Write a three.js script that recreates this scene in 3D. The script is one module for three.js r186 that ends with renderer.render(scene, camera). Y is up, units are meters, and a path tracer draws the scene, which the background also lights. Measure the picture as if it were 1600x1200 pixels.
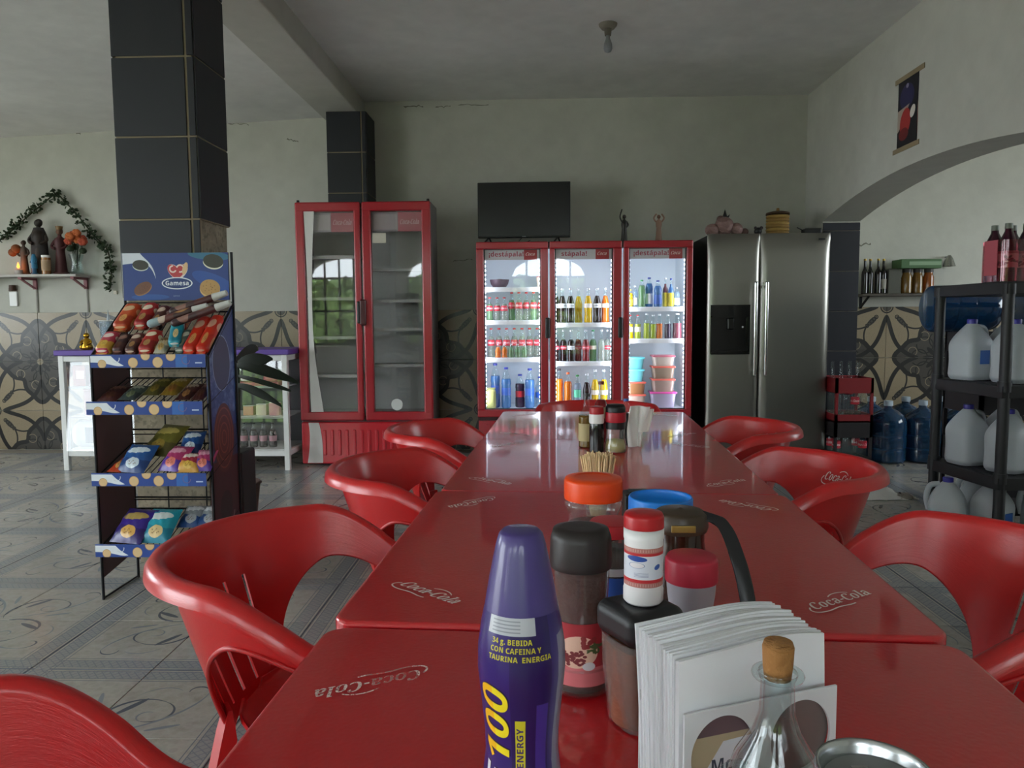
import * as THREE from 'three';
import { mergeGeometries } from 'three/addons/utils/BufferGeometryUtils.js';
import { RoundedBoxGeometry } from 'three/addons/geometries/RoundedBoxGeometry.js';
import { RectAreaLightUniformsLib } from 'three/addons/lights/RectAreaLightUniformsLib.js';

// ---------------------------------------------------------------- camera, sky, exposure
RectAreaLightUniformsLib.init();
const scene = new THREE.Scene();
const camera = new THREE.PerspectiveCamera(53.2, 4 / 3, 0.02, 200);
camera.position.set(0, 1.13, 0);
camera.rotation.order = 'YXZ';
camera.rotation.set(-0.0849, 0.033, -0.00656);
scene.background = new THREE.Color(0.86, 0.95, 1.0);      // even overcast sky
scene.backgroundIntensity = 7;
const renderer = new THREE.WebGLRenderer({ antialias: true });
renderer.toneMapping = THREE.LinearToneMapping;
renderer.toneMappingExposure = 1.5;
renderer.shadowMap.enabled = true;
const LED = 25;                                            // strength of the cooler's light strips

// ---------------------------------------------------------------- helpers
let seed = 20240611;
const rnd = (a = 1, b) => { seed = (seed * 1664525 + 1013904223) >>> 0; const r = seed / 4294967296; return b === undefined ? r * a : a + r * (b - a); };
const V = (x, y, z) => new THREE.Vector3(x, y, z);
const clamp = (x, a = 0, b = 1) => Math.min(b, Math.max(a, x));
const smooth = (a, b, x) => { const t = clamp((x - a) / (b - a)); return t * t * (3 - 2 * t); };
const lerp = (a, b, t) => a + (b - a) * t;
const used = {};
const numbered = (n) => { const k = used[n] = (used[n] ?? -1) + 1; return k ? n + '_' + String(k).padStart(3, '0') : n; };

function plain(g) {
  const h = g.index ? g.toNonIndexed() : g;
  for (const k of Object.keys(h.attributes)) if (!['position', 'normal', 'uv'].includes(k)) h.deleteAttribute(k);
  if (!h.attributes.uv) h.setAttribute('uv', new THREE.Float32BufferAttribute(new Float32Array(h.attributes.position.count * 2), 2));
  h.morphAttributes = {}; h.clearGroups();
  return h;
}
const merge = (...l) => { l = l.flat(9); return l.length === 1 ? l[0] : mergeGeometries(l.map(plain)); };
const box = (w, h, d, x = 0, y = 0, z = 0) => new THREE.BoxGeometry(w, h, d).translate(x, y, z);
const span = (x0, x1, y0, y1, z0, z1) => box(x1 - x0, y1 - y0, z1 - z0, (x0 + x1) / 2, (y0 + y1) / 2, (z0 + z1) / 2);
const rbox = (w, h, d, r, x = 0, y = 0, z = 0, s = 2) => new RoundedBoxGeometry(w, h, d, s, Math.min(r, w / 2.01, h / 2.01, d / 2.01)).translate(x, y, z);
const cyl = (r0, r1, h, x = 0, y = 0, z = 0, n = 20) => new THREE.CylinderGeometry(r1, r0, h, n).translate(x, y + h / 2, z);   // r0 below, r1 above, y = foot
const ball = (r, x = 0, y = 0, z = 0, n = 12) => new THREE.SphereGeometry(r, n * 2, n).translate(x, y, z);
const lathe = (pts, n = 32) => new THREE.LatheGeometry(pts.map(([r, y]) => new THREE.Vector2(Math.max(r, 0.00001), y)), n).rotateY(Math.PI);
const tube = (pts, r, n = 24, k = 8, closed = false) => new THREE.TubeGeometry(new THREE.CatmullRomCurve3(pts.map((p) => V(...p)), closed), n, r, k, closed);
const bar = (a, b, r, k = 6) => new THREE.TubeGeometry(new THREE.LineCurve3(V(...a), V(...b)), 1, r, k, false);
const moved = (g, x, y, z, ry = 0, rx = 0, rz = 0) => { const m = new THREE.Matrix4().makeRotationFromEuler(new THREE.Euler(rx, ry, rz, 'YXZ')).setPosition(x, y, z); return g.clone().applyMatrix4(m); };
// uv in metres from the direction each face points
function metric(g, scale = 1) {
  const h = plain(g), p = h.attributes.position, uv = new Float32Array(p.count * 2), a = V(), b = V(), c = V();
  for (let i = 0; i < p.count; i += 3) {
    a.fromBufferAttribute(p, i); b.fromBufferAttribute(p, i + 1); c.fromBufferAttribute(p, i + 2);
    const n = b.clone().sub(a).cross(c.clone().sub(a)), ax = Math.abs(n.x), ay = Math.abs(n.y), az = Math.abs(n.z);
    [a, b, c].forEach((q, k) => { const [u, v] = ay >= ax && ay >= az ? [q.x, -q.z] : ax >= az ? [-q.z, q.y] : [q.x, q.y]; uv[(i + k) * 2] = u * scale; uv[(i + k) * 2 + 1] = v * scale; });
  }
  h.setAttribute('uv', new THREE.BufferAttribute(uv, 2));
  return h;
}
// a sheet with thickness over a grid of cells; cells that mask() leaves out become real holes with walls
function sheet(nu, nv, f, t = 0.004, mask = () => true) {
  const P = [], N = [], e = 1e-3;
  for (let j = 0; j <= nv; j++) for (let i = 0; i <= nu; i++) {
    const u = i / nu, v = j / nv, du = V().subVectors(f(Math.min(1, u + e), v), f(Math.max(0, u - e), v)), dv = V().subVectors(f(u, Math.min(1, v + e)), f(u, Math.max(0, v - e)));
    P.push(f(u, v)); N.push(du.cross(dv).normalize());
  }
  const pos = [], nor = [], uv = [], at = (i, j, s) => P[j * (nu + 1) + i].clone().addScaledVector(N[j * (nu + 1) + i], s * t / 2);
  const push = (q, n, u, v) => { pos.push(q.x, q.y, q.z); nor.push(n.x, n.y, n.z); uv.push(u, v); };
  const quad = (l) => { for (const k of [0, 1, 2, 0, 2, 3]) push(...l[k]); };
  const on = (i, j) => i >= 0 && j >= 0 && i < nu && j < nv && mask(i, j);
  for (let j = 0; j < nv; j++) for (let i = 0; i < nu; i++) {
    if (!on(i, j)) continue;
    const c = [[i, j], [i + 1, j], [i + 1, j + 1], [i, j + 1]];
    for (const s of [1, -1]) {
      const l = c.map(([a, b]) => [at(a, b, s), N[b * (nu + 1) + a].clone().multiplyScalar(s), a / nu, b / nv]);
      quad(s > 0 ? l : l.reverse());
    }
    for (const [k, di, dj] of [[0, 0, -1], [1, 1, 0], [2, 0, 1], [3, -1, 0]]) {
      if (on(i + di, j + dj)) continue;
      const [A, B] = [c[k], c[(k + 1) % 4]], a = at(...A, 1), b = at(...B, 1), a2 = at(...A, -1), b2 = at(...B, -1), n = V().subVectors(a2, a).cross(V().subVectors(b, a)).normalize();
      quad([[a, n, 0, 0], [a2, n, 0, 0], [b2, n, 0, 0], [b, n, 0, 0]]);
    }
  }
  const g = new THREE.BufferGeometry();
  g.setAttribute('position', new THREE.Float32BufferAttribute(pos, 3)); g.setAttribute('normal', new THREE.Float32BufferAttribute(nor, 3)); g.setAttribute('uv', new THREE.Float32BufferAttribute(uv, 2));
  return g;
}
// a bar of rectangular section along points [x, y, z, width, depth]; the width runs along side
function loft(pts, side) {
  const pos = [], s = V(...side).normalize(), rings = pts.map(([x, y, z, w, d], i) => {
    const A = V(...pts[Math.max(0, i - 1)].slice(0, 3)), B = V(...pts[Math.min(pts.length - 1, i + 1)].slice(0, 3)), t = B.sub(A).normalize(), q = s.clone().addScaledVector(t, -s.dot(t)).normalize(), o = t.clone().cross(q);
    return [[-1, -1], [1, -1], [1, 1], [-1, 1]].map(([a, b]) => V(x, y, z).addScaledVector(q, a * w / 2).addScaledVector(o, b * d / 2));
  });
  const quad = (a, b, c, d) => { for (const q of [a, b, c, a, c, d]) pos.push(q.x, q.y, q.z); };
  for (let i = 0; i + 1 < rings.length; i++) for (let k = 0; k < 4; k++) { const m = (k + 1) % 4; quad(rings[i][k], rings[i][m], rings[i + 1][m], rings[i + 1][k]); }
  quad(...rings[0].slice().reverse()); quad(...rings.at(-1));
  const g = new THREE.BufferGeometry(); g.setAttribute('position', new THREE.Float32BufferAttribute(pos, 3)); g.computeVertexNormals();
  return plain(g);
}
function part(parent, name, g, m, label) {
  const o = new THREE.Mesh(g, m); o.name = name; o.castShadow = o.receiveShadow = true; parent.add(o);
  if (label) o.userData.label = label;
  return o;
}
function thing(name, label, category, [x, y, z] = [0, 0, 0], turn = 0, group) {
  const o = new THREE.Group(); o.name = numbered(name); o.position.set(x, y, z); o.rotation.y = turn; scene.add(o);
  o.userData = { label, category }; if (group) o.userData.group = group;
  return o;
}
function struct(name, g, m, label, category) {
  const o = g ? new THREE.Mesh(g, m) : new THREE.Group(); o.name = numbered(name); o.castShadow = o.receiveShadow = true; scene.add(o);
  o.userData = { label, category, kind: 'structure' };
  return o;
}
function copy(root, [x, y, z], turn, label, group) {
  const r = root.clone(); r.name = numbered(root.name.replace(/_\d{3}$/, '')); r.position.set(x, y, z); r.rotation.y = turn; scene.add(r);
  r.userData = { ...root.userData, label }; if (group) r.userData.group = group;
  return r;
}

// ---------------------------------------------------------------- textures
function canvasTex(w, h, draw, { srgb = true, repeat } = {}) {
  const c = document.createElement('canvas'); c.width = w; c.height = h;
  draw(c.getContext('2d'), w, h);
  const t = new THREE.CanvasTexture(c); if (srgb) t.colorSpace = THREE.SRGBColorSpace;
  t.wrapS = t.wrapT = repeat ? THREE.RepeatWrapping : THREE.ClampToEdgeWrapping;
  if (repeat) t.repeat.set(...repeat);
  return t;
}
const hash = (x, y, s) => { let h = Math.imul(x, 374761393) ^ Math.imul(y, 668265263) ^ Math.imul(s, 2147483647 - 58); h = Math.imul(h ^ (h >>> 13), 1274126177); return ((h ^ (h >>> 16)) >>> 0) / 4294967296; };
function vnoise(x, y, per, s) {
  const ix = Math.floor(x), iy = Math.floor(y), fx = x - ix, fy = y - iy, m = (a) => ((a % per) + per) % per, u = fx * fx * (3 - 2 * fx), v = fy * fy * (3 - 2 * fy);
  return lerp(lerp(hash(m(ix), m(iy), s), hash(m(ix + 1), m(iy), s), u), lerp(hash(m(ix), m(iy + 1), s), hash(m(ix + 1), m(iy + 1), s), u), v);
}
const fbm = (u, v, base, oct, s) => { let a = 0, w = 0.5, p = base, t = 0; for (let k = 0; k < oct; k++, w *= 0.55, p *= 2) { a += w * vnoise(u * p, v * p, p, s + k); t += w; } return a / t; };
function dataTex(n, fn, { srgb = false, repeat = [1, 1] } = {}) {
  const d = new Uint8Array(n * n * 4);
  for (let j = 0; j < n; j++) for (let i = 0; i < n; i++) { const c = fn(i / n, j / n), o = (j * n + i) * 4; d[o] = c[0]; d[o + 1] = c[1]; d[o + 2] = c[2]; d[o + 3] = 255; }
  const t = new THREE.DataTexture(d, n, n); t.magFilter = THREE.LinearFilter; t.minFilter = THREE.LinearMipmapLinearFilter; t.wrapS = t.wrapT = THREE.RepeatWrapping; t.repeat.set(...repeat);
  if (srgb) t.colorSpace = THREE.SRGBColorSpace; t.needsUpdate = true;
  return t;
}
const grey = (x) => { const k = clamp(x) * 255; return [k, k, k]; };
const bumpFine = dataTex(256, (u, v) => grey(fbm(u, v, 8, 5, 3)), { repeat: [1.4, 1.4] });
const bumpPlastic = dataTex(256, (u, v) => grey(0.65 * fbm(u, v, 10, 3, 11) + 0.35 * vnoise(u * 96, v * 96, 96, 5)), { repeat: [3, 3] });
const paintMap = dataTex(512, (u, v) => { const a = fbm(u, v, 4, 6, 21), b = fbm(u, v, 24, 4, 40), k = 0.93 + 0.09 * (a - 0.5) + 0.06 * (b - 0.5); return [255 * k, 255 * k, 252 * k]; }, { srgb: true, repeat: [0.4, 0.4] });

const MAT = (color, roughness = 0.5, metalness = 0, more = {}) => new THREE.MeshStandardMaterial({ color, roughness, metalness, ...more });
const PHY = (color, roughness = 0.5, more = {}) => new THREE.MeshPhysicalMaterial({ color, roughness, ...more });
const printed = (map, roughness = 0.5, more = {}) => new THREE.MeshStandardMaterial({ map, roughness, ...more });
const decal = (map, roughness = 0.45) => new THREE.MeshStandardMaterial({ map, alphaMap: null, transparent: true, roughness, polygonOffset: true, polygonOffsetFactor: -2 });

const mat = {
  paint: MAT('#cccbc3', 0.85, 0, { map: paintMap, bumpMap: bumpFine, bumpScale: 0.002 }),
  ceiling: MAT('#f0f0ee', 0.9, 0, { map: paintMap, bumpMap: bumpFine, bumpScale: 0.002 }),
  grout: MAT('#8e857a', 0.95),
  redPlastic: PHY('#c2181b', 0.3, { bumpMap: bumpPlastic, bumpScale: 0.0003, clearcoat: 0.25, clearcoatRoughness: 0.2 }),
  redTable: PHY('#bd1820', 0.34, { bumpMap: bumpPlastic, bumpScale: 0.0005, clearcoat: 0.75, clearcoatRoughness: 0.05 }),
  redEnamel: PHY('#a80f22', 0.32, { clearcoat: 0.4, clearcoatRoughness: 0.15 }),
  redCap: MAT('#b8161c', 0.4), blackPlastic: MAT('#141416', 0.45), darkPlastic: MAT('#26211f', 0.5),
  whitePlastic: MAT('#e8e8e6', 0.4), whiteMetal: MAT('#dcdcda', 0.4), blackMetal: MAT('#17171a', 0.4, 0.5),
  steel: MAT('#b9bab8', 0.3, 1), chrome: MAT('#d6d6d6', 0.14, 1),
  glass: PHY('#ffffff', 0.02, { transmission: 1, thickness: 0, ior: 1.5, side: THREE.DoubleSide }),
  clear: PHY('#f4fafa', 0.04, { transmission: 1, thickness: 0, ior: 1.48, side: THREE.DoubleSide }),
  blueWater: PHY('#3f7fb4', 0.08, { transmission: 0.75, thickness: 0, side: THREE.DoubleSide }),
  wood: MAT('#7a5236', 0.6), paper: MAT('#eceae6', 0.9), cream: MAT('#cfc6b4', 0.8),
};

// ---------------------------------------------------------------- the room (metres; back wall at z = -6.6, right wall at x = 2.25)
const ZB = -6.6, ZF = 3.0, XR = 2.25, XR2 = 2.54, XL = -6.4, XE = 6.4, YC = 2.96;
function wallShape(w, h, holes, depth) {        // in the xy plane from (0,0); holes: arrays of [x, y]
  const s = new THREE.Shape([[0, 0], [w, 0], [w, h], [0, h]].map((p) => new THREE.Vector2(...p)));
  for (const l of holes) s.holes.push(new THREE.Path(l.map((p) => new THREE.Vector2(...p))));
  return new THREE.ExtrudeGeometry(s, { depth, bevelEnabled: false });
}
const archHole = (x0, x1, y0, y1, rise) => { const l = [[x0, y0], [x1, y0]]; for (let k = 0; k <= 16; k++) { const a = k / 16; l.push([lerp(x1, x0, a), y1 + rise * Math.sqrt(Math.max(0, 1 - (2 * a - 1) ** 2))]); } return l; };

// floor: printed ceramic tiles, four of them make one ornament 0.81 m wide
const TS = 0.405, FX0 = -0.85, FZ0 = -2.366;
const floorPrint = canvasTex(1024, 1024, (c, n) => {
  c.fillStyle = '#b4afa6'; c.fillRect(0, 0, n, n);
  for (let k = 0; k < 9000; k++) { const g = 128 + rnd(60) | 0; c.fillStyle = `rgba(${g},${g - 3},${g - 10},0.10)`; c.beginPath(); c.arc(rnd(n), rnd(n), 2 + rnd(16), 0, 7); c.fill(); }
  const ink = '#5c616c', pale = '#868b94';
  c.lineCap = 'round';
  const curl = (pts, w0, w1, col) => { c.strokeStyle = col; for (let k = 0; k < 60; k++) { const t = k / 60, q = (a) => { const m = 1 - a; return [m * m * m * pts[0][0] + 3 * m * m * a * pts[1][0] + 3 * m * a * a * pts[2][0] + a * a * a * pts[3][0], m * m * m * pts[0][1] + 3 * m * m * a * pts[1][1] + 3 * m * a * a * pts[2][1] + a * a * a * pts[3][1]]; }; const A = q(t), B = q(t + 1 / 60); c.lineWidth = lerp(w0, w1, Math.sin(t * Math.PI)); c.beginPath(); c.moveTo(...A); c.lineTo(...B); c.stroke(); } };
  for (let q = 0; q < 4; q++) {                       // four-fold scroll about the middle
    c.save(); c.translate(n / 2, n / 2); c.rotate(q * Math.PI / 2);
    curl([[20, 20], [150, -60], [330, 40], [250, 190]], 2, 13, ink); curl([[250, 190], [200, 290], [90, 250], [110, 160]], 2, 10, ink);
    curl([[110, 160], [130, 110], [190, 130], [175, 175]], 2, 7, pale); curl([[30, 60], [60, 200], [200, 330], [330, 320]], 2, 12, pale);
    curl([[330, 320], [390, 300], [380, 230], [330, 240]], 2, 8, ink); curl([[300, 60], [360, 90], [380, 160], [340, 210]], 1, 6, pale);
    c.fillStyle = ink; c.beginPath(); c.ellipse(215, 75, 70, 13, 0.5, 0, 7); c.fill(); c.fillStyle = pale; c.beginPath(); c.ellipse(70, 260, 60, 9, 1.2, 0, 7); c.fill();
    c.restore();
  }
  const B = 101;                                      // the band along the joints
  for (let q = 0; q < 4; q++) {
    c.save(); c.translate(n / 2, n / 2); c.rotate(q * Math.PI / 2); c.translate(-n / 2, -n / 2);
    c.fillStyle = '#9a9a9a'; c.fillRect(0, 18, n, B - 36); c.fillStyle = '#767b85'; c.fillRect(0, 0, n, 7); c.fillRect(0, 16, n, 4); c.fillRect(0, B - 22, n, 4); c.fillRect(0, B - 5, n, 4);
    c.strokeStyle = '#83878f'; c.lineWidth = 4;
    for (let x = -60; x < n + 60; x += 34) { c.beginPath(); c.moveTo(x, 21); c.lineTo(x + 52, B - 22); c.moveTo(x + 52, 21); c.lineTo(x, B - 22); c.stroke(); }
    c.restore();
  }
});
const floorMats = [0.96, 1.0, 1.04].map((k) => new THREE.MeshPhysicalMaterial({ map: floorPrint, color: new THREE.Color(0.86 * k, 0.86 * k, 0.86 * k), roughness: 0.2, bumpMap: bumpFine, bumpScale: 0.0004 }));
{
  const floor = struct('floor', metric(span(XL - 0.2, XE + 0.2, -0.12, -0.004, ZB - 0.2, ZF + 0.2)), mat.grout, 'floor of printed grey beige ceramic tiles with scroll ornament', 'floor');
  const geos = [];
  for (let a = 0; a < 2; a++) for (let b = 0; b < 2; b++) {
    const g = rbox(TS - 0.003, 0.008, TS - 0.003, 0.0015, 0, -0.004, 0, 1), p = g.attributes.position, uv = g.attributes.uv;
    for (let i = 0; i < p.count; i++) uv.setXY(i, (a + 0.5 + p.getX(i) / TS) / 2, 1 - (b + 0.5 + p.getZ(i) / TS) / 2);
    geos.push(g);
  }
  const rest = [], spots = [];
  for (let i = Math.ceil((XL - FX0) / TS); i < (XE - FX0) / TS - 1; i++) for (let j = Math.ceil((ZB - FZ0) / TS); j < (ZF - FZ0) / TS - 1; j++) {
    const x = FX0 + (i + 0.5) * TS, z = FZ0 + (j + 0.5) * TS, k = (((i % 2) + 2) % 2) * 2 + (((j % 2) + 2) % 2), d = Math.hypot(x, z), seen = z < -1.1 && Math.abs(x) < -z * 0.82 + 0.4;
    spots.push([seen ? d : d + 100, x, z, k]);
  }
  spots.sort((a, b) => a[0] - b[0]);
  spots.forEach(([, x, z, k], n) => {
    if (n < 300) { const o = part(floor, 'floor_tile', geos[k], floorMats[(n * 7) % 3]); o.position.set(x, 0, z); } else rest.push(geos[k].clone().translate(x, 0, z));
  });
  part(floor, 'floor_tiles', merge(rest), floorMats[1]).userData.kind = 'stuff';
}

// printed wall tiles: dark filigree scrolls on sand, four tiles to one ornament
const WT = 0.43;
const wallPrint = canvasTex(1024, 1024, (c, n) => {
  c.fillStyle = '#a8977c'; c.fillRect(0, 0, n, n);
  for (let k = 0; k < 14000; k++) { const g = rnd(70); c.fillStyle = `rgba(${120 + g},${105 + g},${82 + g},0.16)`; c.fillRect(rnd(n), rnd(n), 2 + rnd(7), 2 + rnd(7)); }
  const ink = '#272626', mid = '#504c47';
  const med = (x, y, r) => {
    c.save(); c.translate(x, y); c.fillStyle = mid; c.strokeStyle = ink; c.lineWidth = 44; c.beginPath(); for (let k = 0; k <= 120; k++) { const a = k / 120 * Math.PI * 2, q = r * (1.02 + 0.2 * Math.cos(4 * a) + 0.04 * Math.cos(12 * a)); c.lineTo(Math.cos(a) * q, Math.sin(a) * q); } c.fill(); c.stroke();
    for (let k = 0; k < 8; k++) { c.save(); c.rotate(k * Math.PI / 4); c.lineWidth = 11; c.strokeStyle = ink; c.beginPath(); c.arc(r * 0.52, 0, r * 0.24, 0.4, 5.6); c.stroke(); c.strokeStyle = '#9a8c74'; c.lineWidth = 7; c.beginPath(); c.arc(r * 0.72, r * 0.18, r * 0.13, 0, 5); c.stroke(); c.fillStyle = ink; c.beginPath(); c.ellipse(r * 0.25, 0, r * 0.17, r * 0.06, 0, 0, 7); c.fill(); c.restore(); }
    c.fillStyle = '#9a8c74'; c.beginPath(); c.arc(0, 0, r * 0.1, 0, 7); c.fill(); c.restore();
  };
  for (const [x, y] of [[0, 0], [n, 0], [0, n], [n, n]]) med(x, y, n * 0.33);
  c.lineCap = 'round'; c.strokeStyle = ink;
  for (let q = 0; q < 4; q++) {
    c.save(); c.translate(n / 2, n / 2); c.rotate(q * Math.PI / 2);
    c.lineWidth = 40; c.beginPath(); c.moveTo(0, -n * 0.1); c.bezierCurveTo(60, -n * 0.2, 40, -n * 0.42, n * 0.3, -n * 0.5); c.moveTo(0, -n * 0.1); c.bezierCurveTo(-60, -n * 0.2, -40, -n * 0.42, -n * 0.3, -n * 0.5); c.stroke();
    c.lineWidth = 16; c.beginPath(); c.moveTo(n * 0.1, -n * 0.1); c.bezierCurveTo(n * 0.2, -n * 0.16, n * 0.24, -n * 0.26, n * 0.2, -n * 0.36); c.moveTo(n * 0.1, -n * 0.1); c.bezierCurveTo(n * 0.16, -n * 0.2, n * 0.26, -n * 0.24, n * 0.36, -n * 0.2); c.stroke();
    c.fillStyle = mid; c.beginPath(); c.ellipse(n * 0.14, -n * 0.14, 62, 26, -0.78, 0, 7); c.fill();
    c.lineWidth = 9; for (let k = 0; k < 5; k++) { c.beginPath(); c.arc(n * 0.1 + k * 22, -n * 0.1 - k * 22, 17, 0.3, 4.6); c.stroke(); }
    c.restore();
  }
  c.fillStyle = mid; c.beginPath(); c.arc(n / 2, n / 2, 46, 0, 7); c.fill(); c.lineWidth = 12; c.beginPath(); c.arc(n / 2, n / 2, 60, 0, 7); c.stroke();
});
const wallTileMats = [0.93, 1.0, 1.06].map((k) => new THREE.MeshStandardMaterial({ map: wallPrint, color: new THREE.Color(0.78 * k, 0.78 * k, 0.78 * k), roughness: 0.28 }));
const wallTileGeos = {};
function wallTile(a, b, w, h, v0) {              // quarter (a, b) of the ornament, cut to w x h from height v0
  const key = [a, b, w.toFixed(3), h.toFixed(3)].join();
  if (!wallTileGeos[key]) {
    const g = rbox(w - 0.003, h - 0.003, 0.01, 0.0015, 0, 0, 0.005, 1), p = g.attributes.position, uv = g.attributes.uv;
    for (let i = 0; i < p.count; i++) uv.setXY(i, (a + clamp(0.5 + p.getX(i) / WT)) / 2, (b + clamp(v0 + (p.getY(i) + h / 2) / WT)) / 2);
    wallTileGeos[key] = g;
  }
  return wallTileGeos[key];
}
const wallBack = struct('wall_back', metric(span(XL - 0.2, XE + 0.2, -0.1, YC + 0.15, ZB - 0.2, ZB)), mat.paint, 'back wall of mottled pale plaster above a patterned tile wainscot', 'wall');
{
  let n = 0;
  const rows = [[0, 0.351, 0], [0.351, 0.781, 1], [0.781, 1.211, 0]];
  for (let i = Math.ceil((XL + 4.363) / WT); -4.363 + (i + 1) * WT < 4.6; i++) for (const [y0, y1, b] of rows) {
    const x = -4.363 + (i + 0.5) * WT; if (x > XR && x < XR2) continue;
    const o = part(wallBack, 'wall_tile', wallTile(((i % 2) + 2) % 2, b, WT, y1 - y0, 1 - (y1 - y0) / WT), wallTileMats[n++ * 5 % 3]);
    o.position.set(x, (y0 + y1) / 2, ZB);
  }
  // flaked paint and hairline cracks under the ceiling
  const flake = (pts, w) => { const s = new THREE.Shape(); pts.forEach(([x, y], k) => (k ? s.lineTo(x, y + w * (0.5 + 0.5 * Math.sin(k * 2.1))) : s.moveTo(x, y))); pts.slice().reverse().forEach(([x, y], k) => s.lineTo(x, y - w * (0.5 + 0.5 * Math.cos(k * 1.7)))); return new THREE.ExtrudeGeometry(s, { depth: 0.0015, bevelEnabled: false }); };
  const crack = (x0, x1, y, w, drop) => { const l = []; for (let k = 0; k <= 9; k++) l.push([lerp(x0, x1, k / 9), y + drop * k / 9 + rnd(-0.006, 0.006)]); return flake(l, w).translate(0, 0, ZB); };
  const bare = MAT('#77756a', 0.95);
  for (const a of [[-2.62, -2.44, 2.80, 0.006, -0.012], [-2.12, -2.02, 2.66, 0.008, -0.02], [-1.12, -0.95, 2.915, 0.008, 0.004], [-0.85, -0.72, 2.905, 0.006, 0.01], [-0.66, -0.4, 2.925, 0.005, -0.01], [-3.98, -3.9, 2.76, 0.012, -0.03], [-0.72, -0.55, 1.62, 0.005, 0.02], [2.62, 2.8, 1.71, 0.012, 0.03]]) part(wallBack, 'flaked_paint', crack(...a), bare);
}
// right wall with a wide flat arch towards the next room
{
  const s = new THREE.Shape(), pts = [[-ZF, -0.02], [3.15, -0.02]];
  for (let k = 0; k <= 24; k++) { const o = k / 12 - 1; pts.push([4.675 + o * 1.525, 1.875 + 0.165 * (1 - o * o)]); }
  pts.push([6.2, -0.02], [-ZB, -0.02], [-ZB, YC + 0.05], [-ZF, YC + 0.05]);
  pts.forEach((p, i) => (i ? s.lineTo(...p) : s.moveTo(...p)));
  const g = new THREE.ExtrudeGeometry(s, { depth: XR2 - XR, bevelEnabled: false }).rotateY(Math.PI / 2).translate(XR, 0, 0);
  const w = struct('wall_right', metric(g), mat.paint, 'right wall of pale plaster with a wide flat arch', 'wall');
  // dark tiles on the pier under the arch
  const dark = PHY('#151722', 0.5), dark2 = PHY('#181a26', 0.5);
  part(w, 'tile_bed', metric(span(XR + 0.002, XR2 - 0.002, 0.0, 1.868, -6.2, -6.194)), mat.grout);
  let y = 1.866; for (let k = 0; y > 0.02; k++) { const h = k ? Math.min(0.315, y) : 0.064; const o = part(w, 'pier_tile', rbox(XR2 - XR - 0.004, h - 0.005, 0.009, 0.002, 0, 0, 0, 1), k % 2 ? dark : dark2); o.position.set((XR + XR2) / 2, y - h / 2, -6.189); y -= h; }
}
const hedgeMat = MAT('#b2bd98', 0.9, 0, { map: dataTex(256, (u, v) => { const k = 0.72 + 1.1 * (fbm(u, v, 16, 4, 77) - 0.5); return [222 * k, 255 * k, 185 * k].map((x) => clamp(x, 0, 255)); }, { srgb: true, repeat: [0.8, 0.8] }) });
// front wall behind the camera with arched barred windows, left wall and the next room's wall with openings
const frontHoles = [[-5.9, -4.75], [-4.4, -2.95], [-2.5, -1.05], [-0.5, 0.95]];
{
  const X0 = XL - 0.2, toL = (x) => x - X0;
  const g = wallShape(XE - XL + 0.4, YC + 0.1, frontHoles.map(([a, b]) => archHole(toL(a), toL(b), 0.62, 1.95, 0.38)), 0.2).translate(X0, -0.02, ZF);
  struct('wall_front', metric(g), mat.paint, 'front wall behind the viewer with four arched windows', 'wall');
  frontHoles.forEach(([a, b], i) => {
    const w = struct('window_' + (i + 1), null, null, ['leftmost', 'second', 'third', 'rightmost'][i] + ' arched barred window in the front wall behind the viewer', 'window');
    for (let k = 0; k <= 5; k++) { const x = lerp(a + 0.02, b - 0.02, k / 5), o = (2 * k / 5 - 1); part(w, 'window_bar', span(x - 0.02, x + 0.02, 0.6, 1.93 + 0.38 * Math.sqrt(Math.max(0, 1 - o * o)), ZF + 0.09, ZF + 0.104), mat.blackMetal); }
    for (const y of [0.66, 1.3, 1.93]) part(w, 'window_rail', span(a, b, y - 0.022, y + 0.022, ZF + 0.085, ZF + 0.109), mat.blackMetal);
    part(w, 'window_sill', rbox(b - a + 0.1, 0.04, 0.26, 0.008, (a + b) / 2, 0.6, ZF + 0.1), mat.cream);
  });
}
{
  const g = wallShape(ZF - ZB + 0.4, YC + 0.1, [[[1.6, 0.9], [3.6, 0.9], [3.6, 2.2], [1.6, 2.2]], [[5.0, 0.02], [8.2, 0.02], [8.2, 2.3], [5.0, 2.3]]], 0.2).rotateY(-Math.PI / 2).translate(XL, -0.02, ZB - 0.2);
  struct('wall_left', metric(g), mat.paint, 'left side wall with a window and a wide open entrance', 'wall');
}
{
  const g = wallShape(-ZB + 0.2 - 1.2, YC + 0.1, [[[1.4, 1.3], [4.4, 1.3], [4.4, 2.6], [1.4, 2.6]]], 0.2).rotateY(-Math.PI / 2).translate(XE + 0.2, -0.02, ZB - 0.2);
  struct('wall_annex_side', metric(g), mat.paint, 'far side wall of the room beyond the arch', 'wall');
  struct('wall_annex_front', metric(span(XR2, XE + 0.2, -0.02, YC + 0.1, -1.2, -1.0)), mat.paint, 'front wall of the room beyond the arch', 'wall');
}
struct('ceiling', metric(merge(span(-1.446, XE + 0.2, YC, YC + 0.15, ZB - 0.2, ZF + 0.2))), mat.ceiling, 'flat white plaster ceiling over the dining tables', 'ceiling');
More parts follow.
